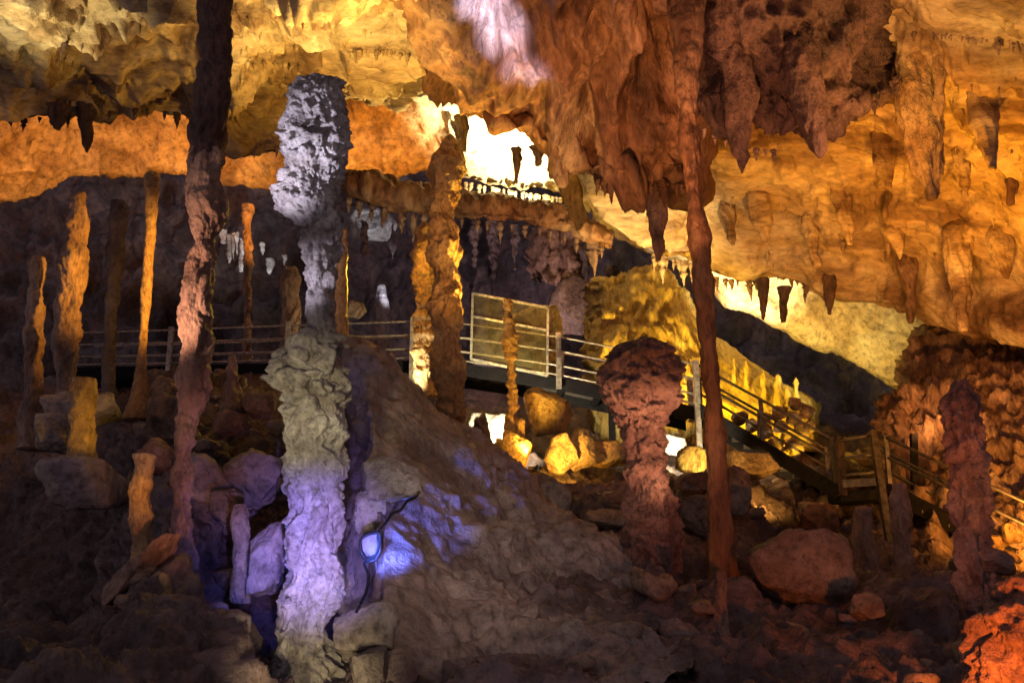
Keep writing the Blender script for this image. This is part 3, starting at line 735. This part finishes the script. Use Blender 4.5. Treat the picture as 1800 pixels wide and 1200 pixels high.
stag([(886, 415, 431), (900, 413, 433), (940, 414, 433), (1000, 412, 435), (1060, 410, 438)], 9.8, d_flow(.15, .03, 3, .6), M["stone"], "small pale stump left of the knobbly stalagmite's blue glow", seed=23)
stag([(360, 424, 446), (400, 428, 442), (450, 430, 444), (500, 430, 440), (560, 430, 440), (640, 427, 443)], 22, d_lump(.3, .04), M["brown"], "far thin pinkish column seen between the tall brown column and the knobbly stalagmite", seed=24)
stag([(470, 500, 520), (490, 497, 524), (540, 497, 525), (620, 493, 527), (670, 490, 530)], 20.5, d_flow(.2, .05, 3, .6), M["brown"], "dim rusty stalagmite just left of the knobbly stalagmite's shaft", seed=25)
for i, (x, y0, y1, hw) in enumerate([(1311, 634, 690, 5), (1342, 650, 700, 5), (1367, 658, 715, 8), (1399, 663, 722, 6), (1291, 630, 680, 4), (1384, 676, 722, 4)]):
    stag([(y0, x - 1, x + 1), (y0 + 10, x - hw * .7, x + hw * .7), (y1 - 10, x - hw, x + hw), (y1 + 15, x - hw * 1.4, x + hw * 1.4)], 22.4, d_lump(.2, .03), M["flow"],
         ["tallest little stalagmite on the yellow slope's crest", "second little stalagmite down the yellow slope's crest", "broad little cone on the yellow slope's crest", "lowest little stalagmite on the yellow slope's crest", "thin spike high on the yellow slope's crest", "tiny spike between the broad cone and the lowest spike"][i],
         nseg=32, step=.04, group="little stalagmites on the yellow slope", seed=30 + i)

# yellow flowstone behind the walkway
cx = [1040, 1056, 1100, 1150, 1200, 1245, 1300, 1360, 1425, 1440]
top = [520, 492, 482, 470, 505, 580, 622, 668, 702, 712]
rows = []
for k, (f, dd) in enumerate([(-.25, 3.2), (0, 1.4), (.2, .5), (.5, 0), (.8, -.5), (1.05, -1.0)]):
    r = []
    for i, (x, ty) in enumerate(zip(cx, top)):
        by = 770 if x < 1300 else 790
        e = 2.5 if i in (0, len(cx) - 1) else 0
        r.append((x, ty + (by - ty) * max(f, 0) + (0 if f >= 0 else 30), 22 + dd * (1 if x < 1240 else 1.5) + e))
    rows.append(r)
W = loft(rows, 3, lambda Q, Nn: (.15 * ridged((Q + .3 * fbm(Q * .8, 2, 9)[:, None]) / np.array([.38, .38, 3.2]), 3, 600) + .34 * fbm(Q * .7, 3, 605) + .05 * billow(Q / np.array([.3, .3, .7]), 3, 606) + .02 * fbm(Q * 9, 2, 607)) * (1 - .7 * sstep(3.6, 5.2, Q[:, 0])))
tag(loft_obj("flowstone", W, M["flow"]), "bright yellow fluted flowstone sloping down behind the stairs", "flowstone")

# brown hanging rocks in the dark behind the panel
hanging("rock_curtain", folded([(400, 27, [930, 955, 985, 1015, 1040]), (450, 27, [932, 958, 985, 1010, 1032]), ([490, 500, 510, 500, 490], 27.2, [935, 960, 985, 1005, 1025]), (440, 29, [940, 962, 985, 1002, 1018])], 1.5), M["brown"], d_drape(640, .4, .25, 4), "dim pinkish hanging rock in the dark above the framed panel", "rock curtain", step=3)
for i, (x, y0, y1, hw, dd) in enumerate([(640, 415, 470, 7, 27), (835, 400, 470, 9, 27.5), (868, 410, 500, 11, 28), (905, 420, 475, 8, 27), (1030, 440, 500, 10, 26), (690, 420, 455, 6, 28)]):
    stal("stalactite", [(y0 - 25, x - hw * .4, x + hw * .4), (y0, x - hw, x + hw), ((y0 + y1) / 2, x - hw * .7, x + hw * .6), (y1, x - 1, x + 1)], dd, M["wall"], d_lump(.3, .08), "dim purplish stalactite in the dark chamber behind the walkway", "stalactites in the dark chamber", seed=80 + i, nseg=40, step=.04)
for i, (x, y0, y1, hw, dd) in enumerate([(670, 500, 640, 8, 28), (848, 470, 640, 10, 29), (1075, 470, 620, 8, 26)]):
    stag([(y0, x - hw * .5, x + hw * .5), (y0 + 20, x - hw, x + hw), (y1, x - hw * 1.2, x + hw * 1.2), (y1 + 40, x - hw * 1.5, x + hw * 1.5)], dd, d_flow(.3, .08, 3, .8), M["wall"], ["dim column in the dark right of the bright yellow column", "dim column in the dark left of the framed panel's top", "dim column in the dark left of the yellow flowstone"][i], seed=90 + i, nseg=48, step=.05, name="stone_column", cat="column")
boulder(1010, 545, 90, 100, 27, 91, M["stone"], "dim purplish boulder in the dark right of the framed panel's top", deep=.8)
boulder(652, 400, 80, 62, 30, 92, M["pale"], "pale blue grey boulder in the dark right of the knobbly stalagmite's head", cuts=9)
boulder(625, 545, 42, 36, 19.8, 93, M["stone"], "small brown boulder behind the railing right of the yellow column")
boulder(940, 590, 110, 110, 22.5, 94, M["stone"], "rounded tan boulder behind the framed glass panel", cuts=7)
boulder(960, 640, 60, 60, 20.7, 95, M["flow"], "yellow boulder beyond the railing at the panel's lower right corner")

for i, (x, y0, y1, hw) in enumerate([(392, 404, 428, 9), (403, 412, 462, 4), (410, 410, 455, 4), (417, 408, 448, 5), (424, 420, 478, 4), (462, 428, 448, 6), (474, 455, 482, 8), (500, 448, 466, 6)]):
    stal("stalactite", [(y0, x - hw, x + hw), ((y0 + y1) / 2, x - hw * .7, x + hw * .6), (y1, x - 1, x + 1)], 27.5, M["pale"], d_lump(.3, .05), "little far white stalactite glinting in the dark left of the knobbly stalagmite", "far white stalactites in the dark", seed=60 + i, nseg=24, step=.05)

# ------------------------------------------------------------------ mound in the middle
ridge = [(560, 640, 12.6), (598, 596, 11.6), (630, 612, 11.6), (670, 640, 11.7), (720, 682, 11.9), (780, 735, 12.1), (830, 778, 12.3), (880, 824, 12.5), (940, 865, 12.3), (1000, 905, 12.0), (1060, 958, 11.6), (1130, 1030, 11), (1220, 1110, 10.4)]
rows = [[], [], [], [], [], []]
for px, ry, d in ridge:
    left = px < 600
    bx = px + (40 if px < 640 else 0)
    rows[0].append((px, ry + 90, d + 2.2))
    rows[1].append((px, ry, d))
    for k, f in ((2, .22), (3, .5), (4, .78), (5, 1.05)):
        y = ry + (1240 - ry) * f
        x = px + (bx - px) * min(1, f * 2.4) if px < 700 else px
        rows[k].append((x + (10 if left else 0), y, d + (8.0 - d) * (f ** .8) + (1.6 * (1 - f * .3) if left else 0) - (.55 * math.exp(-((px - 690) / 90) ** 2) * math.sin(math.pi * min(1, f)) )))
def d_mound(Q, Nn):
    sm = 1 - .6 * np.exp(-((Q[:, 0] + 1.0) / .55) ** 2)
    return sm * (.22 * fbm(Q * .8, 4, 700) + .16 * terrace(fbm(Q * 1.1 + .4 * fbm(Q * 2, 2, 9)[:, None], 3, 703) + .5, 5) + .07 * ridged(Q * 2.1, 4, 705)) + .022 * fbm(Q * 6, 4, 707) + .05 * sm * (.5 - worley(Q * 2.4 + .4 * fbm(Q * 3, 2, 3)[:, None], 708))
MDW = loft(rows, 3.4, d_mound)
tag(loft_obj("rock_mound", MDW, M["mound"]), "big brown rock mound sloping down right of the knobbly stalagmite", "rock mound")

boulder(688, 847, 126, 72, 9.5, 101, M["greystone"], "flat grey boulder lying on the mound above the blue glow", deep=.8, rot=.12, cuts=9)
boulder(650, 900, 56, 84, 9.35, 102, M["greystone"], "upright slab below the flat grey boulder, lit blue", deep=.7, cuts=9)
boulder(651, 960, 32, 44, 8.75, 103, M["mound"], "small rounded grey stone glowing blue inside the loop of black cable", cuts=5)
boulder(655, 1105, 118, 86, 8.4, 104, M["greystone"], "grey brown block at the mound's foot right of the knobbly stalagmite", rot=-.15, cuts=8)
boulder(650, 1180, 60, 90, 8.1, 105, M["greystone"], "small pale block under the grey brown block at the bottom edge", cuts=8)
boulder(962, 728, 80, 84, 17, 106, M["amber"], "large bright yellow boulder under the walkway", cuts=9)
boulder(905, 795, 60, 66, 16, 107, M["amber"], "orange boulder below the thin knobbly stalagmite")
boulder(985, 800, 62, 74, 15.8, 108, M["stone"], "brown boulder in front of the large bright yellow boulder")
boulder(1022, 790, 48, 80, 16, 109, M["stone"], "tall brown rock between the yellow boulder and the mushroom stalagmite")
boulder(1062, 800, 84, 44, 16.5, 110, M["amber"], "low flat orange slab left of the mushroom stalagmite")
boulder(850, 768, 30, 100, 15.2, 111, M["stone"], "dark leaning slab in front of the white glare under the walkway", rot=-.22, deep=1.2)
boulder(878, 800, 26, 60, 15.8, 112, M["flow"], "narrow pale yellow rock right of the dark leaning slab")
boulder(1216, 808, 60, 50, 15.5, 113, M["flow"], "bright yellow block between the mushroom stalagmite and the thin rust column", cuts=8)
boulder(1320, 820, 92, 46, 16, 114, M["amber"], "flat orange slab right of the thin rust column", cuts=9)
boulder(1222, 852, 78, 36, 14, 115, M["stone"], "low tan slab below the bright yellow block")
boulder(1222, 905, 70, 80, 12.8, 116, M["stone"], "dark boulder with pale rim below the low tan slab")
boulder(1300, 860, 50, 90, 13.6, 117, M["stone"], "knobby brown rock right of the thin rust column")
boulder(1392, 1000, 170, 124, 11.2, 118, M["stone"], "large angular tan boulder lying on the floor at right", deep=.8, cuts=9)
boulder(1520, 1064, 62, 46, 10, 119, M["stone"], "small tan rock right of the large angular boulder")
boulder(1436, 908, 70, 58, 14.5, 120, M["amber"], "orange lit boulder under the stairs")
boulder(1075, 880, 70, 34, 13.6, 121, M["stone"], "upper flat stone of the heap left of the mushroom stalagmite")
boulder(1068, 912, 84, 34, 13.2, 122, M["stone"], "lower flat stone of the heap left of the mushroom stalagmite")
boulder(960, 870, 90, 80, 13.4, 123, M["mound"], "brown angular rock behind the mound's right shoulder")
boulder(285, 690, 70, 60, 13.2, 124, M["stone"], "rusty rock at the foot of the slender yellow stalagmite")
boulder(300, 740, 84, 80, 12.4, 125, M["stone"], "rusty angular rock left of the tall brown column's foot", cuts=8)
boulder(296, 815, 110, 60, 11.2, 126, M["red"], "slanted brown rock above the orange lit stump", rot=.6, cuts=8)
boulder(408, 745, 60, 50, 11.8, 127, M["red"], "reddish rock under the little pointed stalagmite")
boulder(455, 715, 60, 44, 12, 128, M["red"], "reddish slab left of the knobbly stalagmite's waist")
boulder(450, 840, 90, 110, 10.8, 129, M["mound"], "dark brown rock left of the knobbly stalagmite's base", cuts=8)
boulder(395, 885, 56, 60, 10.4, 130, M["stone"], "tan wedge shaped rock left of the dark brown rock", rot=.5)
boulder(474, 985, 84, 130, 9.8, 131, M["mound"], "rock glowing blue just left of the knobbly stalagmite's foot", sub=5)
boulder(246, 1000, 176, 36, 8.75, 132, M["brown"], "long tan slab slanting up beside the black pit", rot=-.76, cuts=9, deep=.5)
boulder(280, 1050, 60, 90, 8.6, 133, M["amber"], "olive lit block under the long slanting slab")
stag([(1012, 1788, 1797), (1030, 1778, 1812), (1065, 1750, 1838), (1110, 1730, 1870), (1160, 1720, 1890), (1210, 1712, 1905), (1290, 1700, 1930)], 7.4, lambda Q, D, R: d_flow(.14, .075, 3, .9)(Q, D, R) + d_popcorn(.1, .03)(Q, D, R), M["red"], "glowing red orange flowstone cone in the bottom right corner", seed=44, nseg=160, step=.012, name="flowstone_cone", cat="flowstone")
boulder(1752, 985, 52, 44, 8.6, 135, M["red"], "small red rock above the glowing red orange cone")
for i, (x, y, w_, h_, nm) in enumerate([(1752, 952, 44, 24, "upper yellow lit stone"), (1766, 978, 52, 24, "long yellow lit stone"), (1782, 940, 34, 34, "round yellow lit stone"), (1762, 1002, 46, 18, "low flat yellow stone")]):
    boulder(x, y, w_, h_, 12.6 - i * .15, 150 + i, M["amber"], nm + " below the lower stairs at the right edge")
boulder(150, 720, 120, 70, 12, 136, M["mound"], "dim purple rock behind the stubby yellow stump")
boulder(148, 850, 130, 100, 11.0, 140, M["mound"], "dark rock under the stubby yellow stump")
boulder(100, 760, 90, 80, 11.6, 137, M["mound"], "dim dark rock left of the stubby yellow stump")

# pale wall strip lit white behind the leaning slab
boulder(862, 762, 96, 76, 18.2, 138, M["pale"], "white glaring rock under the walkway behind the dark leaning slab", deep=.5, cuts=7)
boulder(1186, 782, 40, 40, 17, 139, M["pale"], "small white glaring rock right of the mushroom stalagmite")

# stacked stones flanking the stairs
stack = [(1300, 735, 30, 26), (1322, 748, 28, 26), (1346, 756, 30, 28), (1372, 748, 30, 26), (1395, 736, 28, 26), (1418, 722, 26, 30), (1330, 775, 28, 22), (1358, 783, 30, 26), (1386, 774, 30, 28), (1410, 756, 26, 28), (1424, 748, 22, 26), (1376, 802, 32, 26), (1400, 788, 28, 26), (1344, 736, 26, 24), (1372, 724, 28, 26), (1398, 710, 26, 24)]
for i, (x, y, w, h) in enumerate(stack):
    boulder(x, y, w, h, 18.6 + .1 * (i % 3), 200 + i, M["stone"], "small blocky stone in the stacked bank behind the stairs", "stone", "stacked stones behind the stairs", "stone", sub=3, deep=.9)

# rubble on the floor
kinds = []
for s in range(6):
    me = boulder_mesh("stone", (1, .9, .7), 300 + s, 3, cuts=9); me.materials.append(M["stone"] if s % 2 else M["mound"]); kinds.append(me)
fl = FLW.reshape(-1, 3)
cam_ok = (fl[:, 1] > 7.8) & (fl[:, 1] < 21)
uu = fl[:, 0] / fl[:, 1] * FPX + 900
ok = np.where(cam_ok & (uu > 230) & (uu < 1790))[0]
cnt = 0
for i in RNG.permutation(ok)[:400]:
    p = fl[i]
    if cnt >= 190: break
    s = float(RNG.uniform(.05, .17)) * (1 + p[1] * .03)
    if RNG.random() < .12: s *= 1.9
    o = bpy.data.objects.new("stone", kinds[cnt % 6]); COL.objects.link(o)
    o.location = p + np.array([0, 0, s * .2]); o.scale = (s, s, s * float(RNG.uniform(.6, 1.1)))
    o.rotation_euler = (float(RNG.uniform(-.4, .4)), float(RNG.uniform(-.4, .4)), float(RNG.uniform(0, 6.28)))
    tag(o, "loose brown stone lying among the rubble of the cave floor", "stone", "loose rubble stones on the cave floor")
    cnt += 1

# ------------------------------------------------------------------ walkway, railing, stairs
DECK = [(120, 646, 22.0), (298, 643, 21.2), (505, 638, 20.2), (620, 636, 19.6), (725, 634, 19.1), (817, 640, 18.8), (982, 664, 18.4), (1107, 690, 18.1), (1225, 716, 17.8)]
DW = [P(*q) for q in DECK]
RAILH = .80
WID = np.array([0, 1.25, 0])
t = empty("walkway", DW[5] + np.array([0, .6, -.3]), "raised metal walkway with horizontal rails crossing the cave", "walkway")
def strip(name, edge, off0, off1, thick, mat, parent):
    a = [p + off0 for p in edge]; b = [p + off1 for p in edge]
    V = []; n = len(edge)
    dz = np.array([0, 0, thick])
    for p, q in zip(a, b):
        V += [p, q, q - dz, p - dz]
    F = []
    for i in range(n - 1):
        for k in range(4):
            F.append([i * 4 + k, i * 4 + (k + 1) % 4, (i + 1) * 4 + (k + 1) % 4, (i + 1) * 4 + k])
    F.append([0, 3, 2, 1]); F.append([(n - 1) * 4 + k for k in range(4)])
    me = mesh_np(name, np.array(V) - np.array(parent.location), (np.array(F),), smooth=False)
    return link(name, me, mat, parent)
Z = lambda z: np.array([0, 0, z])
strip("deck", DW, np.array([0, .06, 0]), WID - np.array([0, .06, 0]), .05, M["deck"], t)
strip("edge_beam", DW, np.array([0, 0, .01]), np.array([0, .055, .01]), .24, M["beam"], t)
strip("edge_beam", DW, WID - np.array([0, .055, -.01]), WID + Z(.01), .24, M["beam"], t)
for h in (.80, .52, .24, .06):
    bar("rail", [p + Z(h) + np.array([0, -.02, 0]) for p in DW], .021, M["rail"], t)
    bar("rail", [p + WID + Z(h) for p in DW], .021, M["rail"], t)
for px, dpt in ((298, -.45), (505, -.4), (725, -.45), (982, -.22), (1225, -.75)):
    p = P(px, np.interp(px, [q[0] for q in DECK], [q[1] for q in DECK]), np.interp(px, [q[0] for q in DECK], [q[2] for q in DECK]))
    bar("post", [p + Z(dpt) + np.array([0, -.06, 0]), p + Z(RAILH + .06) + np.array([0, -.06, 0])], .05, M["rail"], t, square=True)
    p2 = p + WID + np.array([.12, 0, 0])
    bar("post", [p2 + Z(-.05), p2 + Z(RAILH)], .05, M["rail"], t, square=True)
for px in (560, 790, 1080):
    p = P(px, np.interp(px, [q[0] for q in DECK], [q[1] for q in DECK]), np.interp(px, [q[0] for q in DECK], [q[2] for q in DECK]))
    bar("support_leg", [p + np.array([0, .6, -1.9]), p + np.array([0, .6, -.02])], .06, M["beam"], t, square=True)
for i in range(9):
    f = (i + .5) / 9
    px = 620 + f * 600
    p = P(px, np.interp(px, [q[0] for q in DECK], [q[1] for q in DECK]), np.interp(px, [q[0] for q in DECK], [q[2] for q in DECK]))
    bar("cross_beam", [p + np.array([0, .06, -.12]), p + WID + np.array([0, -.06, -.12])], .05, M["beam"], t, square=True)

# stairs
S0, S1 = P(1225, 716, 17.8), P(1475, 864, 15.9)
S2 = P(1560, 858, 15.6); S3 = P(1830, 1000, 13.4)
def stairs(a, b, label, n):
    t = empty("staircase", b, label, "staircase")
    w = np.array([.25, 1.15, 0])
    for off in (np.zeros(3), w):
        bar("stringer", [a + off - Z(.02), b + off - Z(.02)], .05, M["beam"], t, square=True, ry=.11)
        for h in (.82, .5):
            bar("handrail", [a + off + Z(h), b + off + Z(h)], .024, M["stairrail"], t)
        for f in (.02, .5, .98):
            p = a + (b - a) * f + off
            bar("post", [p - Z(.1), p + Z(.84)], .03, M["stairrail"], t, square=True)
    for i in range(n):
        p = a + (b - a) * ((i + .5) / n)
        bar("tread", [p + w * .04, p + w * .96], .11, M["deck"], t, square=True, ry=.02)
    return t
stairs(S0, S1, "upper metal staircase going down from the walkway to the landing", 11)
stairs(S2, S3, "lower metal staircase going down from the landing at the right edge", 11)
t = empty("stair_landing", P(1520, 862, 15.8), "metal landing with three cross rails on one tall leg between the two stairs", "landing")
strip("deck", [S1 + np.array([0, -.05, 0]), S2 + np.array([0, -.05, 0])], np.zeros(3), np.array([0, 1.15, 0]), .16, M["beam"], t)
lp = [P(1476, 772, 15.7), P(1533, 762, 15.4)]
for (xa, ya, xb, yb, r) in ((1476, 774, 1533, 764, .028), (1478, 806, 1537, 798, .026), (1480, 836, 1540, 829, .026)):
    bar("rail", [P(xa, ya, 15.7), P(xb, yb, 15.45)], r, M["stairrail"], t)
bar("toe_board", [P(1482, 850, 15.7), P(1542, 846, 15.45)], .012, M["stairrail"], t, square=True, ry=.06)
bar("post", [P(1476, 768, 15.74), P(1482, 870, 15.74)], .05, M["dark"], t, square=True)
bar("leg", [P(1534, 758, 15.4), P(1577, 1040, 14.2)], .05, M["stairrail"], t, square=True)
bar("post", [P(1606, 762, 16.3), P(1608, 870, 16.3)], .05, M["beam"], t, square=True)

# framed glass panel on the railing
m, nt = new_mat("dusty glass"); L = nt.links.new
out = N(nt, "ShaderNodeOutputMaterial"); mx = N(nt, "ShaderNodeMixShader")
tr = N(nt, "ShaderNodeBsdfTransparent"); tr.inputs[0].default_value = (.95, .9, .75, 1)
mx2 = N(nt, "ShaderNodeMixShader"); mx2.inputs[0].default_value = .5
df = N(nt, "ShaderNodeBsdfDiffuse"); df.inputs[0].default_value = (.5, .42, .2, 1)
tl = N(nt, "ShaderNodeBsdfTranslucent"); tl.inputs[0].default_value = (.5, .42, .2, 1)
L(df.outputs[0], mx2.inputs[1]); L(tl.outputs[0], mx2.inputs[2])
geo = N(nt, "ShaderNodeNewGeometry"); nz = N(nt, "ShaderNodeTexNoise"); nz.inputs["Scale"].default_value = 5; nz.inputs["Detail"].default_value = 7
L(geo.outputs["Position"], nz.inputs["Vector"])
mr = N(nt, "ShaderNodeMapRange"); mr.inputs[1].default_value = .35; mr.inputs[2].default_value = .75; mr.inputs[3].default_value = .06; mr.inputs[4].default_value = .30
L(nz.outputs["Fac"], mr.inputs[0]); L(mr.outputs[0], mx.inputs[0]); L(tr.outputs[0], mx.inputs[1]); L(mx2.outputs[0], mx.inputs[2]); L(mx.outputs[0], out.inputs[0])
M["glass"] = m
t = empty("framed_panel", P(895, 650, 18.2), "tall framed dusty glass panel fixed to the walkway railing", "panel")
c = [P(831, 516, 18.3), P(963, 541, 18.0), P(962, 660, 18.0), P(828, 631, 18.3)]
for a, b in ((0, 1), (3, 2)):
    bar("frame_rail", [c[a], c[b]], .022, M["frame"], t, square=True)
for a, b in ((0, 3), (1, 2)):
    bar("frame_post", [c[a], c[b]], .022, M["frame"], t, square=True)
bar("crossbar", [c[0] * .65 + c[3] * .35 + np.array([0, -.004, 0]), c[1] * .66 + c[2] * .34 + np.array([0, -.004, 0])], .02, M["frame"], t, square=True)
V = np.array(c + [q + np.array([0, .012, 0]) for q in c]) - np.array(t.location)
F = np.array([[0, 1, 2, 3], [7, 6, 5, 4], [0, 4, 5, 1], [1, 5, 6, 2], [2, 6, 7, 3], [3, 7, 4, 0]])
link("glass_pane", mesh_np("glass_pane", V, (F,), smooth=False), M["glass"], t)

# black cable looped round the stone
def on(px, py, d): return P(px, py, d)
pts = [(740, 856, 9.45), (732, 872, 9.05), (716, 880, 8.95), (704, 896, 8.86), (690, 902, 8.82), (678, 918, 8.76), (668, 930, 8.65), (664, 946, 8.6), (668, 965, 8.6), (660, 982, 8.6), (645, 986, 8.6), (635, 970, 8.6), (634, 948, 8.6), (648, 938, 8.6), (664, 936, 8.6), (668, 948, 8.6), (660, 975, 8.55), (640, 988, 8.5), (648, 1010, 8.4), (644, 1038, 8.3), (636, 1056, 8.2), (626, 1076, 8.15)]
A = np.array([P(*q) for q in pts])
tag(bar("cable", list(catmull(A, [5] * (len(A) - 1))), .013, M["cord"]), "black cable looped over the blue lit rocks", "cable")

# ------------------------------------------------------------------ light
def spot(pos, tgt, col, power, ang=60, blend=.8, rad=.06):  # cave lamps without fixtures; a few are added fill, noted below
    ld = bpy.data.lights.new("flood_or_fill_light", 'SPOT'); ld.energy = power; ld.color = col
    ld.spot_size = math.radians(ang); ld.spot_blend = blend; ld.shadow_soft_size = rad
    o = bpy.data.objects.new("flood_or_fill_light", ld); COL.objects.link(o)
    p = P(*pos); q = P(*tgt)
    o.location = p
    o.rotation_euler = Vector(q - p).to_track_quat('-Z', 'Y').to_euler()
    return o
YEL = (1, .68, .20); ORG = (1, .40, .05); AMB = (1, .55, .12); WHT = (1, .90, .55); KHA = (1, .78, .38); LAV = (.72, .66, 1); BLU = (.10, .14, 1); PNK = (1, .5, .3); RED = (1, .20, .03)
AMBIENT = .23
# yellow roof at top left
spot((620, 420, 12.3), (610, 30, 13.2), YEL, 1700, 76)
spot((330, 380, 14), (300, 60, 13), (1, .62, .25), 90, 90)
spot((20, 260, 11), (60, -10, 11.5), (1, .82, .4), 250, 80)
# white glare through the roof slot
spot((925, 470, 22.0), (908, 245, 22.8), WHT, 11000, 66, .9)
spot((1000, 640, 17.5), (900, 370, 20.5), (1, .5, .22), 500, 26, 1)  # added weak warm fill that lightens the dark ledge and its fringe
spot((760, 420, 21.0), (690, 180, 18), YEL, 900, 50)
# orange bands
spot((230, 480, 20), (200, 270, 23), (1, .36, .06), 1500, 90)
spot((470, 480, 20), (450, 290, 23), (1, .40, .06), 900, 60)
spot((660, 430, 22), (700, 275, 24), (1, .34, .03), 900, 60)
# lavender streak
spot((880, 640, 9.0), (850, 15, 11.9), (.36, .45, 1), 24000, 8, 1)
spot((900, 640, 9.0), (884, 85, 12.2), (.36, .45, 1), 17000, 8, 1)
spot((920, 640, 9.0), (922, 150, 12.6), (.40, .46, 1), 8000, 8, 1)
spot((1080, 640, 9.5), (1090, 140, 13.5), (1, .46, .17), 1100, 48)
spot((1330, 560, 9.5), (1390, 120, 12.5), (1, .42, .22), 500, 55)
spot((1640, 330, 10.9), (1400, 140, 12.3), (1, .45, .16), 420, 60, 1)
# orange roof on the right
spot((1700, 640, 13.5), (1700, 150, 15), (1, .38, .02), 1000, 90)
spot((1930, 400, 15.0), (1560, 300, 17.5), (1, .40, .02), 1900, 110, 1)
spot((1650, 330, 10.5), (1640, 20, 11.3), (1, .52, .10), 420, 90)
spot((1420, 640, 16.5), (1400, 380, 18), (1, .42, .05), 480, 100)
spot((1150, 600, 19), (1130, 400, 20.5), (1, .70, .28), 650, 80)
spot((960, 470, 13.2), (930, 235, 14.3), (1, .78, .30), 160, 60)
spot((1325, 640, 21.8), (1310, 520, 23), WHT, 2100, 70, 1)
spot((1480, 720, 20.5), (1450, 600, 23), (1, .85, .35), 500, 80)
spot((1640, 760, 15.5), (1620, 600, 18), (1, .42, .12), 250, 100)
# yellow flowstone
spot((1195, 765, 19.7), (1165, 570, 22), (1, .62, .08), 1500, 80)
spot((1440, 860, 17.6), (1330, 690, 22), (1, .58, .02), 3000, 50)
spot((1252, 655, 19.6), (1370, 720, 22), (1, .60, .02), 900, 80)
# under the walkway
spot((985, 838, 14.8), (965, 745, 17), (1, .50, .05), 330, 80)
spot((860, 810, 17.0), (862, 760, 18.2), WHT, 700, 120)
spot((1190, 815, 16.2), (1186, 782, 17), WHT, 260, 100)
spot((1260, 840, 15.0), (1230, 810, 15.5), YEL, 45, 130)
spot((1350, 890, 14.6), (1330, 820, 15.8), (1, .5, .08), 60, 130)
spot((700, 690, 16.0), (748, 640, 16.5), WHT, 220, 70)
# amber columns
spot((880, 600, 15.6), (790, 400, 15), (1, .55, .06), 1000, 90)
spot((700, 380, 15.3), (760, 460, 15.8), (1, .5, .06), 140, 90)
spot((930, 800, 15.7), (900, 650, 16.6), (1, .62, .08), 260, 80)
spot((660, 480, 13.6), (600, 500, 13), (1, .62, .05), 90, 80)
# left stalagmites
spot((440, 470, 11.6), (200, 480, 12.9), (1, .46, .05), 650, 60)
spot((215, 770, 10.0), (146, 725, 11), (1, .60, .04), 44, 44)
spot((225, 730, 8.3), (248, 880, 9.2), (1, .42, .02), 22, 24)
spot((120, 620, 8.5), (345, 500, 9.6), (1, .58, .40), 260, 60)
spot((330, 1120, 6.4), (325, 740, 11), (1, .42, .22), 170, 30)
# knobbly stalagmite
spot((150, 520, 7.2), (548, 260, 9), (.80, .74, 1), 560, 26)
spot((330, 820, 5.6), (545, 710, 9), (1, .86, .48), 270, 27, 1)
spot((560, 1180, 4.6), (552, 960, 9), (.36, .27, 1), 1700, 21, 1)
spot((560, 1180, 4.6), (552, 950, 9), (.36, .27, 1), 700, 12, 1)
spot((636, 990, 7.9), (700, 955, 9.2), (.10, .16, 1), 900, 32, 1)
spot((440, 1010, 8.8), (480, 960, 9.6), BLU, 30, 130)
spot((560, 1330, 6.6), (540, 1180, 8.8), (1, .75, .40), 50, 60)
# right side
spot((1800, 1240, 6.2), (1780, 1080, 7.4), (1, .22, .03), 190, 120)
spot((1830, 960, 12.4), (1770, 850, 14), (1, .42, .06), 350, 110)
spot((1650, 1050, 11.3), (1630, 730, 16.5), (1, .56, .20), 900, 44, 1)
spot((1300, 960, 8.8), (1140, 760, 11), (1, .52, .30), 420, 34)
spot((1260, 1150, 8), (1240, 500, 11.5), (1, .40, .07), 200, 50)
spot((900, 860, 5.0), (800, 930, 10.5), (1, .78, .66), 270, 46, 1)  # added warm fill from the front, brightens the mound
spot((700, 560, 27), (655, 400, 30), (.75, .85, 1), 500, 40)
spot((520, 560, 24), (430, 440, 27.5), (.85, .92, 1), 900, 40)
spot((150, 640, 7.2), (562, 480, 9), (.80, .72, 1), 260, 16)
spot((1560, 1000, 8.0), (1700, 880, 9.6), (1, .36, .22), 45, 60)
spot((900, 1000, 8.4), (1110, 780, 11), (1, .55, .38), 90, 40)
spot((1500, 430, 11.3), (1612, 200, 13.2), (1, .42, .06), 520, 40, 1)
spot((860, 690, 23.0), (880, 470, 30), (.95, .66, .72), 1000, 80, 1)  # added dim fill that brings out detail in the dark chamber
spot((400, 700, 20.5), (300, 470, 30), (.85, .66, .80), 800, 90, 1)
spot((480, 1330, 6.3), (540, 1170, 8.8), (1, .80, .48), 60, 50)
spot((900, 760, 12.2), (785, 440, 15), (1, .50, .10), 620, 26, 1)  # added front fill for the unlit face of the amber column
spot((1335, 850, 16.4), (1375, 755, 18.6), (1, .60, .20), 170, 60)
spot((1850, 960, 10.2), (1775, 780, 14), (1, .38, .04), 1300, 56, 1)
spot((1790, 960, 8.4), (1725, 820, 9.6), (1, .36, .10), 26, 60, 1)


w = bpy.data.worlds.new("World"); sc.world = w; w.use_nodes = True
bg = w.node_tree.nodes["Background"]
bg.inputs[0].default_value = (.80, .65, .78, 1); bg.inputs[1].default_value = AMBIENT

sc.view_settings.view_transform = 'Standard'; sc.view_settings.look = 'None'
sc.view_settings.exposure = .45; sc.view_settings.gamma = 1
sc.cycles.use_denoising = True
sc.cycles.max_bounces = 5; sc.cycles.diffuse_bounces = 3; sc.cycles.glossy_bounces = 2; sc.cycles.transparent_max_bounces = 8
sc.cycles.caustics_reflective = False; sc.cycles.caustics_refractive = False
sc.cycles.sample_clamp_indirect = 4
